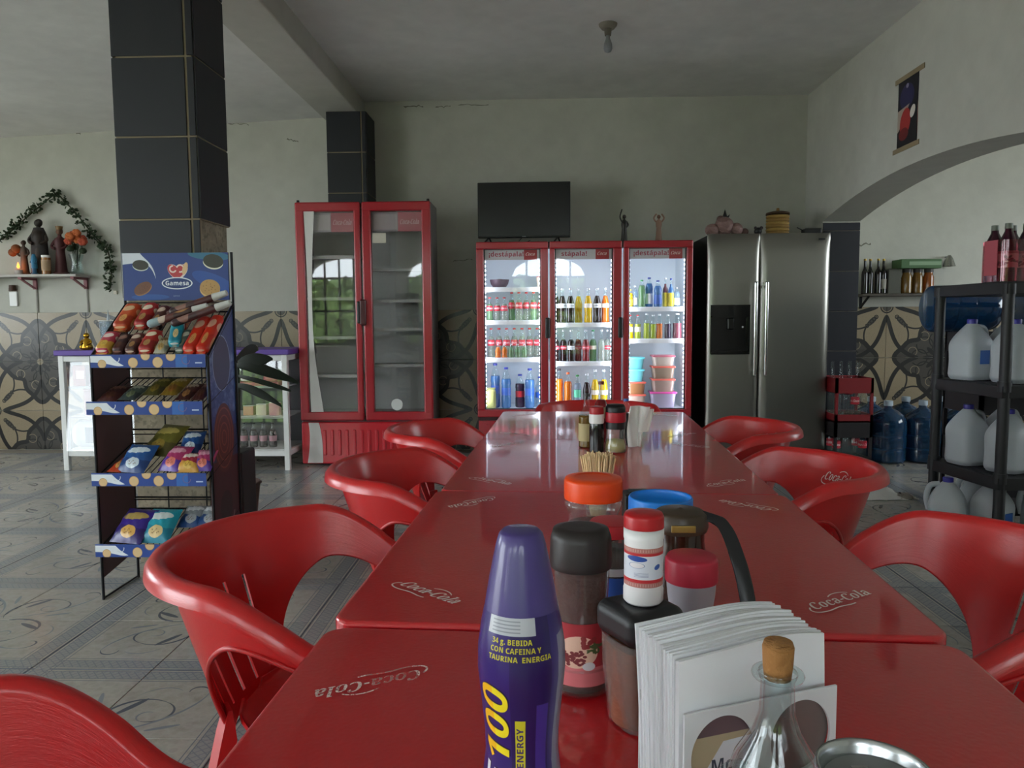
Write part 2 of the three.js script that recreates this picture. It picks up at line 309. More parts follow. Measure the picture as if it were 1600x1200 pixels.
{
  const s = new THREE.Shape([[-1.6, 2.845], [-1.6, 3.1], [XL - 0.2, 3.1], [XL - 0.2, 2.615]].map((p) => new THREE.Vector2(...p)));
  struct('ceiling_side', metric(new THREE.ExtrudeGeometry(s, { depth: ZF - ZB + 0.4, bevelEnabled: false }).translate(0, 0, ZB - 0.2)), mat.ceiling, 'lower sloping white ceiling on the left side', 'ceiling');
  struct('ceiling_beam', metric(rbox(0.325, 0.32, ZF - ZB + 0.2, 0.008, -1.608, 2.96, (ZF + ZB) / 2)), mat.paint, 'white ceiling beam running above the two dark pillars', 'beam');
}
// tiled pillars under the beam
function pillar(label, x0, x1, z0, z1, joints, sideBottom, frontBottom) {
  const p = struct('pillar', null, null, label, 'pillar');
  const core = MAT('#a79c8a', 0.9, 0, { map: dataTex(256, (u, v) => { const k = 0.8 + 0.3 * (fbm(u, v, 20, 4, 61) - 0.5) + (fbm(u, v, 60, 2, 9) > 0.66 ? -0.12 : 0); return [255 * k, 252 * k, 244 * k]; }, { srgb: true, repeat: [1.2, 1.2] }) });
  part(p, 'column', metric(span(x0 + 0.018, x1 - 0.018, 0, 2.8, z1 + 0.012, z0 - 0.018)), core, 'bare speckled plaster column below the tiles');
  part(p, 'tile_bed', metric(merge(span(x0 + 0.006, x1 - 0.006, frontBottom, 2.798, z0 - 0.02, z0 - 0.006), span(x1 - 0.02, x1 - 0.006, sideBottom, 2.798, z1 + 0.004, z0 - 0.006), span(x0 + 0.006, x0 + 0.02, frontBottom, 2.798, z1 + 0.004, z0 - 0.006))), MAT('#8d806a', 0.9));
  const dark = PHY('#14161f', 0.5), dark2 = PHY('#171923', 0.5);
  const ys = [2.8, ...joints];
  for (let k = 0; k + 1 < ys.length; k++) {
    const h = ys[k] - ys[k + 1] - 0.008, y = (ys[k] + ys[k + 1]) / 2, m = k % 2 ? dark : dark2;
    if (ys[k + 1] >= frontBottom - 0.01) {
      let o = part(p, 'pillar_tile', rbox(x1 - x0 - 0.05, h, 0.008, 0.002, 0, 0, 0, 1), m); o.position.set(x0 + (x1 - x0 - 0.05) / 2 + 0.002, y, z0 - 0.004);
      o = part(p, 'edge_tile', rbox(0.03, h, 0.008, 0.002, 0, 0, 0, 1), m); o.position.set(x1 - 0.022, y, z0 - 0.004);
      o = part(p, 'pillar_tile', rbox(0.008, h, z0 - z1 - 0.012, 0.002, 0, 0, 0, 1), m); o.position.set(x0 + 0.004, y, (z0 + z1) / 2);
    }
    if (ys[k + 1] >= sideBottom - 0.01) { const o = part(p, 'pillar_tile', rbox(0.008, h, z0 - z1 - 0.012, 0.002, 0, 0, 0, 1), m); o.position.set(x1 - 0.004, y, (z0 + z1) / 2); }
  }
}
pillar('near dark tiled pillar standing behind the snack rack', -1.886, -1.508, -3.45, -3.79, [2.65, 2.297, 1.95, 1.586, 1.231], 1.586, 1.231);
pillar('far dark tiled pillar behind the empty red cooler', -1.69, -1.365, -6.27, ZB, [2.476, 2.153, 1.83, 1.507, 1.21, 0.887, 0.564, 0.241], 0.24, 0.24);
// ground and hedge outside the windows
struct('ground', metric(span(-30, 30, -0.3, -0.13, -30, 30)), MAT('#c2beb2', 0.95), 'concrete ground outside the building', 'ground');
{
  const leafy = (w, h, d) => { const g = new THREE.BoxGeometry(w, h, d, Math.ceil(w * 4), 10, 5), p = g.attributes.position; for (let i = 0; i < p.count; i++) { const x = p.getX(i), y = p.getY(i), z = p.getZ(i); p.setXYZ(i, x + 0.3 * (hash(Math.round(x * 9), Math.round(y * 9), 5) - 0.5), y + 0.4 * (hash(Math.round(x * 9), Math.round(z * 9), 6) - 0.5), z + 0.5 * (hash(Math.round(x * 7), Math.round(y * 11), 8) - 0.5)); } g.computeVertexNormals(); return g; };
  const h = thing('hedge', 'long green garden hedge outside the front windows', 'hedge', [-2, -0.13, 8.2]); part(h, 'foliage', metric(leafy(14, 2.2, 1.2).translate(0, 1.1, 0)), hedgeMat); h.userData.kind = 'stuff';
}

// ---------------------------------------------------------------- red plastic tables
// script lettering of the drink maker, white on nothing
function scriptText(c, text, x, y, size, color, font = 'italic bold ') {
  c.save(); c.translate(x, y); c.fillStyle = color; c.strokeStyle = color; c.font = font + size + 'px serif'; c.transform(0.86, 0, -0.18, 1, 0, 0); c.fillText(text, 0, 0); c.restore();
}
function cocaLogo(c, w, h, color) {
  c.clearRect(0, 0, w, h);
  scriptText(c, 'Coca-Cola', w * 0.1, h * 0.66, h * 0.56, color);
  c.strokeStyle = color; c.lineCap = 'round'; c.lineWidth = h * 0.05;
  c.beginPath(); c.moveTo(w * 0.1, h * 0.5); c.bezierCurveTo(w * -0.02, h * 0.75, w * 0.1, h * 0.95, w * 0.3, h * 0.86); c.bezierCurveTo(w * 0.45, h * 0.78, w * 0.5, h * 0.92, w * 0.62, h * 0.86); c.stroke();
  c.lineWidth = h * 0.04; c.beginPath(); c.moveTo(w * 0.52, h * 0.2); c.bezierCurveTo(w * 0.62, h * 0.05, w * 0.75, h * 0.1, w * 0.8, h * 0.24); c.stroke();
}
const logoTex = canvasTex(512, 192, (c, w, h) => cocaLogo(c, w, h, '#e6d9d6'));
const logoWorn = canvasTex(512, 192, (c, w, h) => { cocaLogo(c, w, h, '#e0cfcc'); c.globalCompositeOperation = 'destination-out'; c.fillStyle = '#000'; for (let k = 0; k < 900; k++) { c.globalAlpha = 0.6; c.beginPath(); c.arc(rnd(w), rnd(h), 1 + rnd(4), 0, 7); c.fill(); } c.fillRect(w * 0.16, 0, w * 0.4, h); });
const logoMat = decal(logoTex), logoWornMat = decal(logoWorn);
const TT = 0.73;
function makeTable(name, label, x, y, z, turn, w = 0.776, d = 0.776, wornLeft = false) {
  const t = thing(name, label, 'table', [x, 0, z], turn, 'red tables in a row');
  const s = new THREE.Shape(), r = 0.028, a = w / 2 - r, b = d / 2 - r;
  s.absarc(a, b, r, 0, Math.PI / 2); s.absarc(-a, b, r, Math.PI / 2, Math.PI); s.absarc(-a, -b, r, Math.PI, 1.5 * Math.PI); s.absarc(a, -b, r, 1.5 * Math.PI, 2 * Math.PI);
  const slab = new THREE.ExtrudeGeometry(s, { depth: 0.018, bevelEnabled: true, bevelSize: 0.006, bevelThickness: 0.006, bevelOffset: -0.006, bevelSegments: 4, curveSegments: 6 }).rotateX(-Math.PI / 2).translate(0, y - 0.024, 0);
  const skirt = new THREE.Shape(); skirt.absarc(a, b, r, 0, Math.PI / 2); skirt.absarc(-a, b, r, Math.PI / 2, Math.PI); skirt.absarc(-a, -b, r, Math.PI, 1.5 * Math.PI); skirt.absarc(a, -b, r, 1.5 * Math.PI, 2 * Math.PI);
  const hole = new THREE.Path(), a2 = a - 0.004, b2 = b - 0.004; hole.moveTo(-a2 - r, -b2 - r); hole.lineTo(a2 + r, -b2 - r); hole.lineTo(a2 + r, b2 + r); hole.lineTo(-a2 - r, b2 + r); skirt.holes.push(hole);
    part(t, 'tabletop', metric(slab, 1), mat.redTable);
  part(t, 'skirt', metric(merge(span(-w / 2 + 0.012, w / 2 - 0.012, y - 0.075, y - 0.02, d / 2 - 0.018, d / 2 - 0.012), span(-w / 2 + 0.012, w / 2 - 0.012, y - 0.075, y - 0.02, -d / 2 + 0.012, -d / 2 + 0.018), span(-w / 2 + 0.012, -w / 2 + 0.018, y - 0.075, y - 0.02, -d / 2 + 0.018, d / 2 - 0.018), span(w / 2 - 0.018, w / 2 - 0.012, y - 0.075, y - 0.02, -d / 2 + 0.018, d / 2 - 0.018))), mat.redTable);
  for (const [p, q] of [[-1, -1], [1, -1], [-1, 1], [1, 1]]) { const px = p * (w / 2 - 0.06), pz = q * (d / 2 - 0.06); part(t, 'leg', loft([[px, y - 0.022, pz, 0.06, 0.06], [px, 0.4, pz, 0.05, 0.05], [px, 0, pz, 0.036, 0.036]], [1, 0, 0]), mat.redTable); }
  for (const [p, q, ang] of wornLeft ? [[-1, -1, Math.PI + 0.5]] : [[-1, 1, -0.66], [1, 1, 0.6], [-1, -1, Math.PI + 0.76], [1, -1, Math.PI - 0.74]]) {
    const o = part(t, 'printed_logo', new THREE.PlaneGeometry(0.135, 0.052).rotateX(-Math.PI / 2), wornLeft && p < 0 ? logoWornMat : logoMat, 'white script lettering worn on the red plastic');
    o.position.set(p * (w / 2 - 0.105), y + 0.0006, q * (d / 2 - (wornLeft ? 0.15 : 0.115))); o.rotation.y = ang;
  }
  return t;
}
const TURN = -0.0505;
makeTable('plastic_table', 'nearest red plastic table, under the purple bottle and napkins', 0.0995, TT, -0.562, TURN, 0.79, 0.77, true);
makeTable('plastic_table', 'red plastic table under the jars with orange and blue lids', 0.1395, TT + 0.004, -1.341, TURN, 0.79);
makeTable('plastic_table', 'red plastic table carrying the sauce bottles, third from the viewer', 0.179, TT + 0.002, -2.12, TURN);
makeTable('plastic_table', 'red plastic table at the far end of the row, nearest the lit cooler', 0.219, TT, -2.9, TURN);

// ---------------------------------------------------------------- red plastic tub chairs
function chairParts() {
  const A = 0.62, L = 0.235;
  const ht = (u) => lerp(0.722, 0.614, smooth(0.44, 0.77, u)) + 0.008 * Math.exp(-((u - 1) ** 2) / 0.004);
  const hb = (u) => { const top = ht(u) - lerp(0.118, 0.05, smooth(0.3, 0.75, u)); if (u < 0.22) return 0.41; const k = clamp((u - 0.22) / 0.24); return lerp(0.41, top, Math.pow(Math.sin(k * Math.PI / 2), 0.6)); };
  const plan = (u, y) => {
    const s = Math.sign(u) || 1, q = Math.abs(u), g = Math.pow(clamp((y - 0.4) / 0.32), 0.85), a = lerp(0.205, 0.272, g), b = lerp(0.185, 0.3, g);
    if (q <= A) { const th = q / A * Math.PI / 2; return [s * a * Math.pow(Math.sin(th), 0.9), -b * Math.cos(th)]; }
    const k = (q - A) / (1 - A); return [s * (a - 0.012 * k * k), k * L];
  };
  const NV = 15, LIP = [[0, 0], [0.010, 0.005], [0.021, 0.003], [0.029, -0.008], [0.031, -0.024]];
  const f = (U, W) => {
    const u = U * 2 - 1, q = Math.abs(u), j = W * (NV + LIP.length - 1);
    if (j <= NV) { const y = lerp(hb(q), ht(q), j / NV), [x, z] = plan(u, y); return V(x, y, z); }
    const k = j - NV, i = Math.min(LIP.length - 2, Math.floor(k)), o = lerp(LIP[i][0], LIP[i + 1][0], k - i), d = lerp(LIP[i][1], LIP[i + 1][1], k - i), y = ht(q), [x, z] = plan(u, y);
    const e = 0.004, [x2, z2] = plan(u + e, y), [x1, z1] = plan(u - e, y), n = V(-(z2 - z1), 0, x2 - x1).normalize().multiplyScalar(-1);
    return V(x - n.x * -o, y + d, z - n.z * -o);
  };
  const NU = 150, mid = NU / 2;
  const slots = new Set(); for (let k = -2; k <= 2; k++) for (const h of [0]) { slots.add(mid + k * 6); }
  const mask = (i, j) => !(slots.has(i) && ((j >= 1 && j <= 4) || (j >= 6 && j <= 9)));
  const back = sheet(NU, NV + LIP.length - 1, f, 0.005, mask);
  const seat = sheet(28, 24, (u, v) => { const z = lerp(-0.18, 0.25, v), w = z < 0 ? 0.2 * Math.sqrt(Math.max(0.03, 1 - (z / 0.184) ** 2)) : lerp(0.2, 0.228, z / 0.25), x = (u * 2 - 1) * w, e = Math.abs(u * 2 - 1); return V(x, 0.425 - 0.016 * (1 - e * e) * Math.sin(v * Math.PI) + 0.014 * e ** 6 - 0.03 * Math.max(0, (v - 0.88) / 0.12) ** 2, z); }, 0.005);
  const apron = sheet(40, 3, (u, v) => { const a = (u - 0.5) * Math.PI * 1.5 + Math.PI, x = Math.sin(a) * 0.188, z = Math.cos(a) * 0.172 + 0.003; return V(x * (1 + 0.05 * v), 0.42 - 0.06 * v, z * (1 + 0.05 * v)); }, 0.004);
  const rear = (s) => { const [x, z] = plan(s * 0.2, 0.43); return merge(loft([[x, 0.46, z, 0.036, 0.007], [x * 1.02, 0.41, z * 1.02, 0.046, 0.026], [x * 1.3, 0.2, z * 1.22, 0.05, 0.034], [x * 1.75, 0.0, z * 1.5, 0.042, 0.032]], [0.8, 0, s * 0.6])); };
  const edge = (s) => { const l = []; for (let k = 0; k <= 40; k++) { const u = lerp(0.215, 0.97, k / 40), y = hb(u), [x, z] = plan(s * u, y); l.push(V(x * 1.012, y, z * 1.012)); } return new THREE.TubeGeometry(new THREE.CatmullRomCurve3(l), 70, 0.0045, 6, false); };
  const front = (s) => merge(loft([[s * 0.258, 0.6, 0.205, 0.05, 0.03], [s * 0.245, 0.42, 0.215, 0.06, 0.045], [s * 0.262, 0, 0.235, 0.042, 0.036]], [0, 0, 1]));
  // a print on the inside of the backrest follows its curve
  const logo = (u0, u1, y0, y1) => { const g = new THREE.PlaneGeometry(1, 1, 20, 6), p = g.attributes.position; for (let i = 0; i < p.count; i++) { const u = lerp(u0, u1, p.getX(i) + 0.5), y = lerp(y0, y1, p.getY(i) + 0.5), [x, z] = plan(u, y), k = 1 - 0.0042 / Math.hypot(x, z); p.setXYZ(i, x * k, y + 0.0008, z * k); } g.computeVertexNormals(); return g; };
  return { back: merge(back, edge(-1), edge(1)), seat: merge(seat, apron), rear: [rear(-1), rear(1)], front: [front(-1), front(1)], logo: logo(-0.25, -0.06, 0.628, 0.688) };
}
const CP = chairParts();
const chair0 = (() => {
  const t = thing('plastic_armchair', '', 'chair');
  part(t, 'backrest', CP.back, mat.redPlastic); part(t, 'seat', CP.seat, mat.redPlastic);
  for (const g of [...CP.rear, ...CP.front]) part(t, 'leg', g, mat.redPlastic);
  return t;
})();
const R90 = Math.PI / 2;
[   // x, z, turn, label; chairs left of the tables face +x, right of them -x
  [-0.49, -0.555, R90 - 0.05, 'red plastic armchair cut off at the left bottom corner, beside the nearest table'],
  [-0.36, -1.37, R90 - 0.05, 'red plastic armchair in front of the snack rack, left of the second table'],
  [-0.255, -2.12, R90 + 0.02, 'red plastic armchair left of the third table, second from the empty cooler'],
  [-0.238, -2.84, R90 - 0.03, 'red plastic armchair on the left side nearest the empty red cooler'],
  [0.66, -1.335, -R90 - 0.05, 'large red plastic armchair at the right edge, nearest on that side'],
  [0.615, -2.14, -R90 - 0.05, 'red plastic armchair with white lettering, between the black shelving and the table row'],
  [0.65, -2.90, -R90 - 0.08, 'red plastic armchair in front of the steel refrigerator'],
  [0.28, -3.47, 0.0, 'red plastic armchair at the head of the row in front of the lit cooler'],
].forEach(([x, z, turn, label], i) => {
  if (!i) { chair0.position.set(x, 0, z); chair0.rotation.y = turn; chair0.userData = { label, category: 'chair', group: 'red armchairs round the tables' }; } else { const c = copy(chair0, [x, 0, z], turn, label); if ([2, 3, 5, 6].includes(i)) part(c, 'printed_logo', CP.logo, logoMat, 'white script lettering inside the backrest'); }
});

// ---------------------------------------------------------------- bottles, boxes and bags used all over the place
const sodaProfile = (h, r) => [[0.0, 0], [r * 0.86, 0], [r, h * 0.03], [r, h * 0.12], [r * 0.9, h * 0.24], [r * 0.94, h * 0.36], [r, h * 0.46], [r * 0.97, h * 0.56], [r * 0.72, h * 0.68], [r * 0.46, h * 0.8], [r * 0.4, h * 0.92], [r * 0.4, h * 0.955]];
const petProfile = (h, r) => [[0.0, 0], [r * 0.8, 0], [r, h * 0.04], [r, h * 0.28], [r * 0.93, h * 0.31], [r * 0.93, h * 0.56], [r, h * 0.6], [r * 0.95, h * 0.7], [r * 0.55, h * 0.86], [r * 0.38, h * 0.9], [r * 0.38, h * 0.945]];
const longProfile = (h, r) => [[0.0, 0], [r * 0.94, 0], [r, h * 0.02], [r, h * 0.55], [r * 0.9, h * 0.63], [r * 0.45, h * 0.72], [r * 0.38, h * 0.8], [r * 0.36, h * 0.95]];
function cutProfile(pts, y) { const lo = [], hi = []; for (let i = 0; i < pts.length; i++) { const [r, h] = pts[i]; if (h <= y) lo.push([r, h]); else { if (!hi.length) { const [r0, h0] = pts[i - 1], t = (y - h0) / (h - h0), q = [lerp(r0, r, t), y]; lo.push(q); hi.push(q); } hi.push([r, h]); } } return [lo, hi]; }
const bottleGeo = {};
function bottle({ name = 'soda_bottle', label, at, turn = 0, group, h = 0.25, r = 0.032, kind = 'soda', liquid, fill = 0.72, band, bandAt = [0.4, 0.58], cap, glassMat = mat.clear }) {
  const t = thing(name, label, 'bottle', at, turn, group), key = [kind, h, r, fill, bandAt].join();
  if (!bottleGeo[key]) {
    const prof = (kind === 'pet' ? petProfile : kind === 'long' ? longProfile : sodaProfile)(h, r), [lo, hi] = cutProfile(prof, h * fill), rAt = (y) => { for (let i = 1; i < prof.length; i++) if (prof[i][1] >= y) { const [r0, h0] = prof[i - 1], [r1, h1] = prof[i]; return lerp(r0, r1, h1 > h0 ? (y - h0) / (h1 - h0) : 1); } return prof.at(-1)[0]; };
    const bl = []; for (let k = 0; k <= 6; k++) { const y = h * lerp(bandAt[0], bandAt[1], k / 6); bl.push([rAt(y) + 0.0012, y]); }
    bottleGeo[key] = { lo: lathe([...lo, [0, h * fill]], 20), hi: lathe(hi, 20), band: lathe(bl, 20), cap: merge(cyl(r * 0.45, r * 0.42, h * 0.05, 0, h * 0.95, 0, 16)) };
  }
  const g = bottleGeo[key];
  part(t, 'filled_body', g.lo, liquid); part(t, 'neck', g.hi, glassMat); if (band) part(t, 'paper_band', g.band, band); if (cap) part(t, 'cap', g.cap, cap);
  return t;
}
const liq = {
  cola: PHY('#1a0d0a', 0.08, { transmission: 0.12, thickness: 0 }), pale: PHY('#c9d2c6', 0.1, { transmission: 0.8, thickness: 0 }), green: PHY('#8fb98a', 0.1, { transmission: 0.7, thickness: 0 }),
  yellow: PHY('#e8c405', 0.12, { transmission: 0.45, thickness: 0 }), orange: PHY('#e07a12', 0.12, { transmission: 0.45, thickness: 0 }), lime: PHY('#b9c93a', 0.12, { transmission: 0.5, thickness: 0 }),
  purple: PHY('#3a2740', 0.12, { transmission: 0.25, thickness: 0 }), pink: PHY('#8a4b58', 0.12, { transmission: 0.4, thickness: 0 }), water: PHY('#cfe2ee', 0.06, { transmission: 0.85, thickness: 0 }), blue: PHY('#5a93c8', 0.1, { transmission: 0.6, thickness: 0 }), red: PHY('#7a1418', 0.12, { transmission: 0.2, thickness: 0 }),
};
const bandTex = (bg, fg, text) => canvasTex(256, 64, (c, w, h) => { c.fillStyle = bg; c.fillRect(0, 0, w, h); for (const x of [0.02, 0.35, 0.68]) scriptText(c, text, w * x, h * 0.66, h * 0.46, fg); });
const band = { redCola: printed(bandTex('#c4263a', '#f3e9e4', 'Coca-Cola'), 0.4), whiteCola: printed(bandTex('#dfe3e6', '#26242a', 'Coca-Cola'), 0.4), pale: MAT('#e7dccb', 0.5), mint: MAT('#5fc9a0', 0.45), white: MAT('#e9ebee', 0.4), yellow: MAT('#e6d03a', 0.4), blue: MAT('#2a58a8', 0.4), red: MAT('#c02530', 0.4) };
const capM = { red: mat.redCap, silver: MAT('#b8babd', 0.3, 0.8), green: MAT('#2f8a4a', 0.4), white: mat.whitePlastic, blue: MAT('#2b3d9a', 0.4), dark: MAT('#2a2326', 0.4), yellow: MAT('#d8c52c', 0.4), orange: MAT('#e0581c', 0.4) };

// ---------------------------------------------------------------- lit drinks cooler with three glass doors
{
  const t = thing('drinks_cooler', 'tall red drinks cooler with three lit glass doors full of bottles', 'refrigerator', [0.3625, 0, -6.25]);
  const X = 0.3625, Z = -6.25, q = (x0, x1, y0, y1, z0, z1) => span(x0 - X, x1 - X, y0, y1, z0 - Z, z1 - Z), inside = MAT('#dfe6ea', 0.5);
  part(t, 'body', merge(q(-0.47, 1.195, 1.675, 1.72, -6.55, -6.0), q(-0.47, 1.195, 0.06, 0.4, -6.55, -6.02), q(-0.47, -0.44, 0.4, 1.675, -6.55, -6.0), q(1.165, 1.195, 0.4, 1.675, -6.55, -6.0)), MAT('#3a1217', 0.4));
  part(t, 'lining', merge(q(-0.44, 1.165, 0.4, 1.675, -6.55, -6.5), q(-0.44, 1.165, 0.4, 0.412, -6.5, -6.0), q(-0.44, 1.165, 1.665, 1.675, -6.5, -6.0), q(-0.44, -0.432, 0.41, 1.67, -6.5, -6.01), q(1.157, 1.165, 0.41, 1.67, -6.5, -6.01), q(0.08, 0.09, 0.41, 1.67, -6.5, -6.05), q(0.645, 0.655, 0.41, 1.67, -6.5, -6.05)), inside);
  part(t, 'foot_grille', merge(q(-0.46, 1.185, 0.09, 0.33, -6.02, -5.985), ...Array.from({ length: 32 }, (_, k) => q(-0.4 + k * 0.05, -0.38 + k * 0.05, 0.12, 0.3, -5.985, -5.975))), mat.redEnamel);
  for (const x of [-0.4, 1.12]) for (const z of [-6.48, -6.06]) part(t, 'foot', cyl(0.022, 0.025, 0.065, x - X, 0, z - Z, 12), mat.blackPlastic);
  const header = (text) => canvasTex(512, 96, (c, w, h) => { c.fillStyle = '#cfc9cc'; c.fillRect(0, 0, w, h); c.fillStyle = '#b31e2c'; c.fillRect(w * 0.7, 0, w * 0.22, h); scriptText(c, 'Coca', w * 0.715, h * 0.62, h * 0.42, '#ecd0cd'); c.fillStyle = '#a8324a'; c.font = 'bold 58px sans-serif'; c.fillText(text, w * 0.1, h * 0.68); });
  const doors = [[-0.468, 0.087, -0.41, 0.029], [0.098, 0.652, 0.138, 0.584], [0.663, 1.193, 0.707, 1.146]];
  const ledGlow = new THREE.MeshStandardMaterial({ color: '#ffffff', emissive: '#dfeaff', emissiveIntensity: 4, roughness: 0.4 });
  doors.forEach(([x0, x1, g0, g1], i) => {
    const d = part(t, 'door', merge(rbox(x1 - x0, 0.055, 0.05, 0.01, (x0 + x1) / 2 - X, 1.692, 0.275), rbox(x1 - x0, 0.06, 0.05, 0.01, (x0 + x1) / 2 - X, 0.392, 0.275), rbox(g0 - x0, 1.25, 0.05, 0.01, (x0 + g0) / 2 - X, 1.042, 0.275), rbox(x1 - g1, 1.25, 0.05, 0.01, (x1 + g1) / 2 - X, 1.042, 0.275)), mat.redEnamel, 'red framed glass door');
    part(d, 'pane', q(g0, g1, 0.42, 1.667, -5.972, -5.968), mat.glass);
    part(d, 'gasket', merge(q(g0, g0 + 0.008, 0.42, 1.667, -5.995, -5.975), q(g1 - 0.008, g1, 0.42, 1.667, -5.995, -5.975), q(g0, g1, 1.66, 1.668, -5.995, -5.975), q(g0, g1, 0.42, 0.428, -5.995, -5.975)), mat.blackPlastic);
    if (i < 2) part(d, 'handle', rbox(0.036, 0.16, 0.024, 0.012, (i ? 0.642 : 0.082) - X, 1.057, 0.305), mat.blackPlastic);
    part(t, 'header_sign', q(g0 - 0.01, g1 + 0.01, 1.584, 1.667, -6.005, -5.998), printed(header(i === 1 ? ' stápala!' : '¡destápala!'), 0.5), 'printed paper strip inside the door');
    // light strips up both sides: a row of small lamps on a white rail, each strip with its light
    for (const s of [0, 1]) {
      const x = s ? g1 - 0.006 : g0 + 0.006, beads = [];
      for (let k = 0; k < 34; k++) beads.push(new THREE.SphereGeometry(0.0075, 8, 6).scale(1, 1.3, 0.8).translate(x - X, 0.45 + k * 0.034, -6.004 - Z));
      part(t, 'light_strip', merge(beads), ledGlow, 'row of small white lamps up the door edge');
      const l = new THREE.RectAreaLight('#e4edff', LED, 0.02, 1.1); l.name = 'strip_light'; l.position.set(x - X, 1.0, -6.03 - Z); l.lookAt((x0 + x1) / 2 + (s ? -0.1 : 0.1) - X, 1.0, -6.3 - Z); t.add(l);
    }
  });
  const wire = MAT('#eef2f4', 0.35);
  [[1.373, 1.115, 0.82], [1.092, 0.788], [1.212, 0.964]].forEach((ys, i) => { const a = [-0.43, 0.092, 0.658][i], b = [0.078, 0.643, 1.155][i]; for (const y of ys) { const s = part(t, 'shelf', merge(q(a, b, y - 0.012, y, -6.48, -6.06), q(a, b, y - 0.03, y + 0.004, -6.06, -6.052)), wire); part(s, 'price_rail', q(a, b, y - 0.032, y - 0.004, -6.052, -6.048), mat.whitePlastic); } });
  // bottles
  const L1 = 'left lit door', L2 = 'middle lit door', L3 = 'right lit door', nth = ['first', 'second', 'third', 'fourth', 'fifth', 'sixth', 'seventh', 'eighth'];
  const put = (o) => bottle(o);
  for (let k = 0; k < 8; k++) { const tall = k > 2; put({ label: nth[k] + ' bottle from left, ' + (tall ? 'tall' : 'short') + ' with pink band, second shelf behind the ' + L1, group: 'clear soda bottles on the second shelf', at: [-0.375 + k * 0.058, 1.115, -6.12 - (k % 2) * 0.02], turn: k, h: tall ? 0.225 : 0.185, r: 0.027, liquid: k % 3 ? liq.pale : liq.green, band: band.redCola, bandAt: [0.42, 0.64], cap: capM.red }); }
  for (let k = 0; k < 7; k++) put({ label: nth[k] + ' clear red-banded bottle from left, third shelf behind the ' + L1, group: 'clear soda bottles on the third shelf', at: [-0.37 + k * 0.062, 0.82, -6.2 - (k % 2) * 0.015], turn: k * 2, h: 0.235, r: 0.029, liquid: liq.pale, band: band.redCola, bandAt: [0.4, 0.6], cap: capM.red });
  for (let k = 0; k < 5; k++) put({ name: 'small_bottle', label: nth[k] + ' small bottle from left, front row of the third shelf, ' + L1, group: 'small bottles in the tray', at: [-0.31 + k * 0.052, 0.82, -6.09], h: 0.11, r: 0.023, liquid: k < 2 ? liq.orange : liq.green, fill: 0.8, cap: capM.silver });
  [[-0.34, 0.36, 'blue'], [-0.25, 0.33, 'blue'], [-0.14, 0.27, 'purple'], [-0.06, 0.32, 'blue'], [0.022, 0.25, 'water']].forEach(([x, h, l], k) => put({ name: 'water_bottle', kind: 'pet', label: ['tall blue water bottle by the left frame, bottom of the ', 'blue water bottle second from left, bottom of the ', 'dark soda bottle between blue bottles, bottom of the ', 'blue water bottle right of the dark one, bottom of the ', 'clear wet water bottle at the right, bottom of the '][k] + L1, at: [x, 0.412, -6.2 + (k % 2) * 0.05], h, r: 0.039, liquid: liq[l], band: k === 2 ? band.red : band.blue, bandAt: [0.32, 0.5], cap: capM.blue }));
  { const b = thing('snack_bag', 'dull yellow green bag slumped at the bottom left, behind the ' + L1, 'bag', [-0.37, 0.413, -6.09]); part(b, 'bag_body', merge(rbox(0.08, 0.16, 0.05, 0.024, 0, 0.08, 0, 3)), MAT('#8d8f52', 0.6)); part(b, 'bag_seal', box(0.075, 0.012, 0.006, 0, 0.164, 0), MAT('#6f7240', 0.6)); }
  { const b = thing('covered_bowl', 'dark bowl on the top shelf behind the ' + L1, 'bowl', [-0.3, 1.373, -6.2]); part(b, 'bowl_body', lathe([[0, 0], [0.045, 0], [0.07, 0.035], [0.078, 0.07], [0.074, 0.07], [0.06, 0.03], [0, 0.01]], 24), MAT('#4a3540', 0.5)); part(b, 'food', ball(0.06, 0, 0.05, 0, 8).scale(1, 0.7, 1), MAT('#857a58', 0.8)); }
  { const b = thing('drinking_cup', 'cream cup at the right end of the top shelf behind the ' + L1, 'cup', [0.03, 1.373, -6.14]); part(b, 'cup_body', lathe([[0, 0], [0.024, 0], [0.034, 0.085], [0.031, 0.085], [0.022, 0.005], [0, 0.005]], 20), MAT('#e8cdb4', 0.5)); part(b, 'rim', new THREE.TorusGeometry(0.033, 0.002, 6, 24).rotateX(R90).translate(0, 0.085, 0), MAT('#d2493a', 0.5)); }
  [[0.155, 'cola', 'whiteCola'], [0.2, 'cola', 'whiteCola'], [0.265, 'cola', 'whiteCola'], [0.335, 'yellow', null], [0.405, 'yellow', 'pale'], [0.475, 'cola', 'whiteCola'], [0.54, 'orange', 'pale']].forEach(([x, l, b], k) => put({ label: ['dark cola bottle against the left frame, upper shelf of the ', 'dark cola bottle second from left, upper shelf of the ', 'dark cola bottle beside the yellow pair, upper shelf of the ', 'yellow soda bottle set back, upper shelf of the ', 'bright yellow soda bottle in front, upper shelf of the ', 'slim dark cola bottle between yellow and orange, upper shelf of the ', 'orange soda bottle at the right, upper shelf of the '][k] + L2, at: [x, 1.092, k === 3 || k === 0 ? -6.22 : -6.11], turn: k * 1.3, h: 0.275, r: 0.031, liquid: liq[l], fill: 0.78, band: b && band[b], bandAt: [0.44, 0.56], cap: capM.silver }));
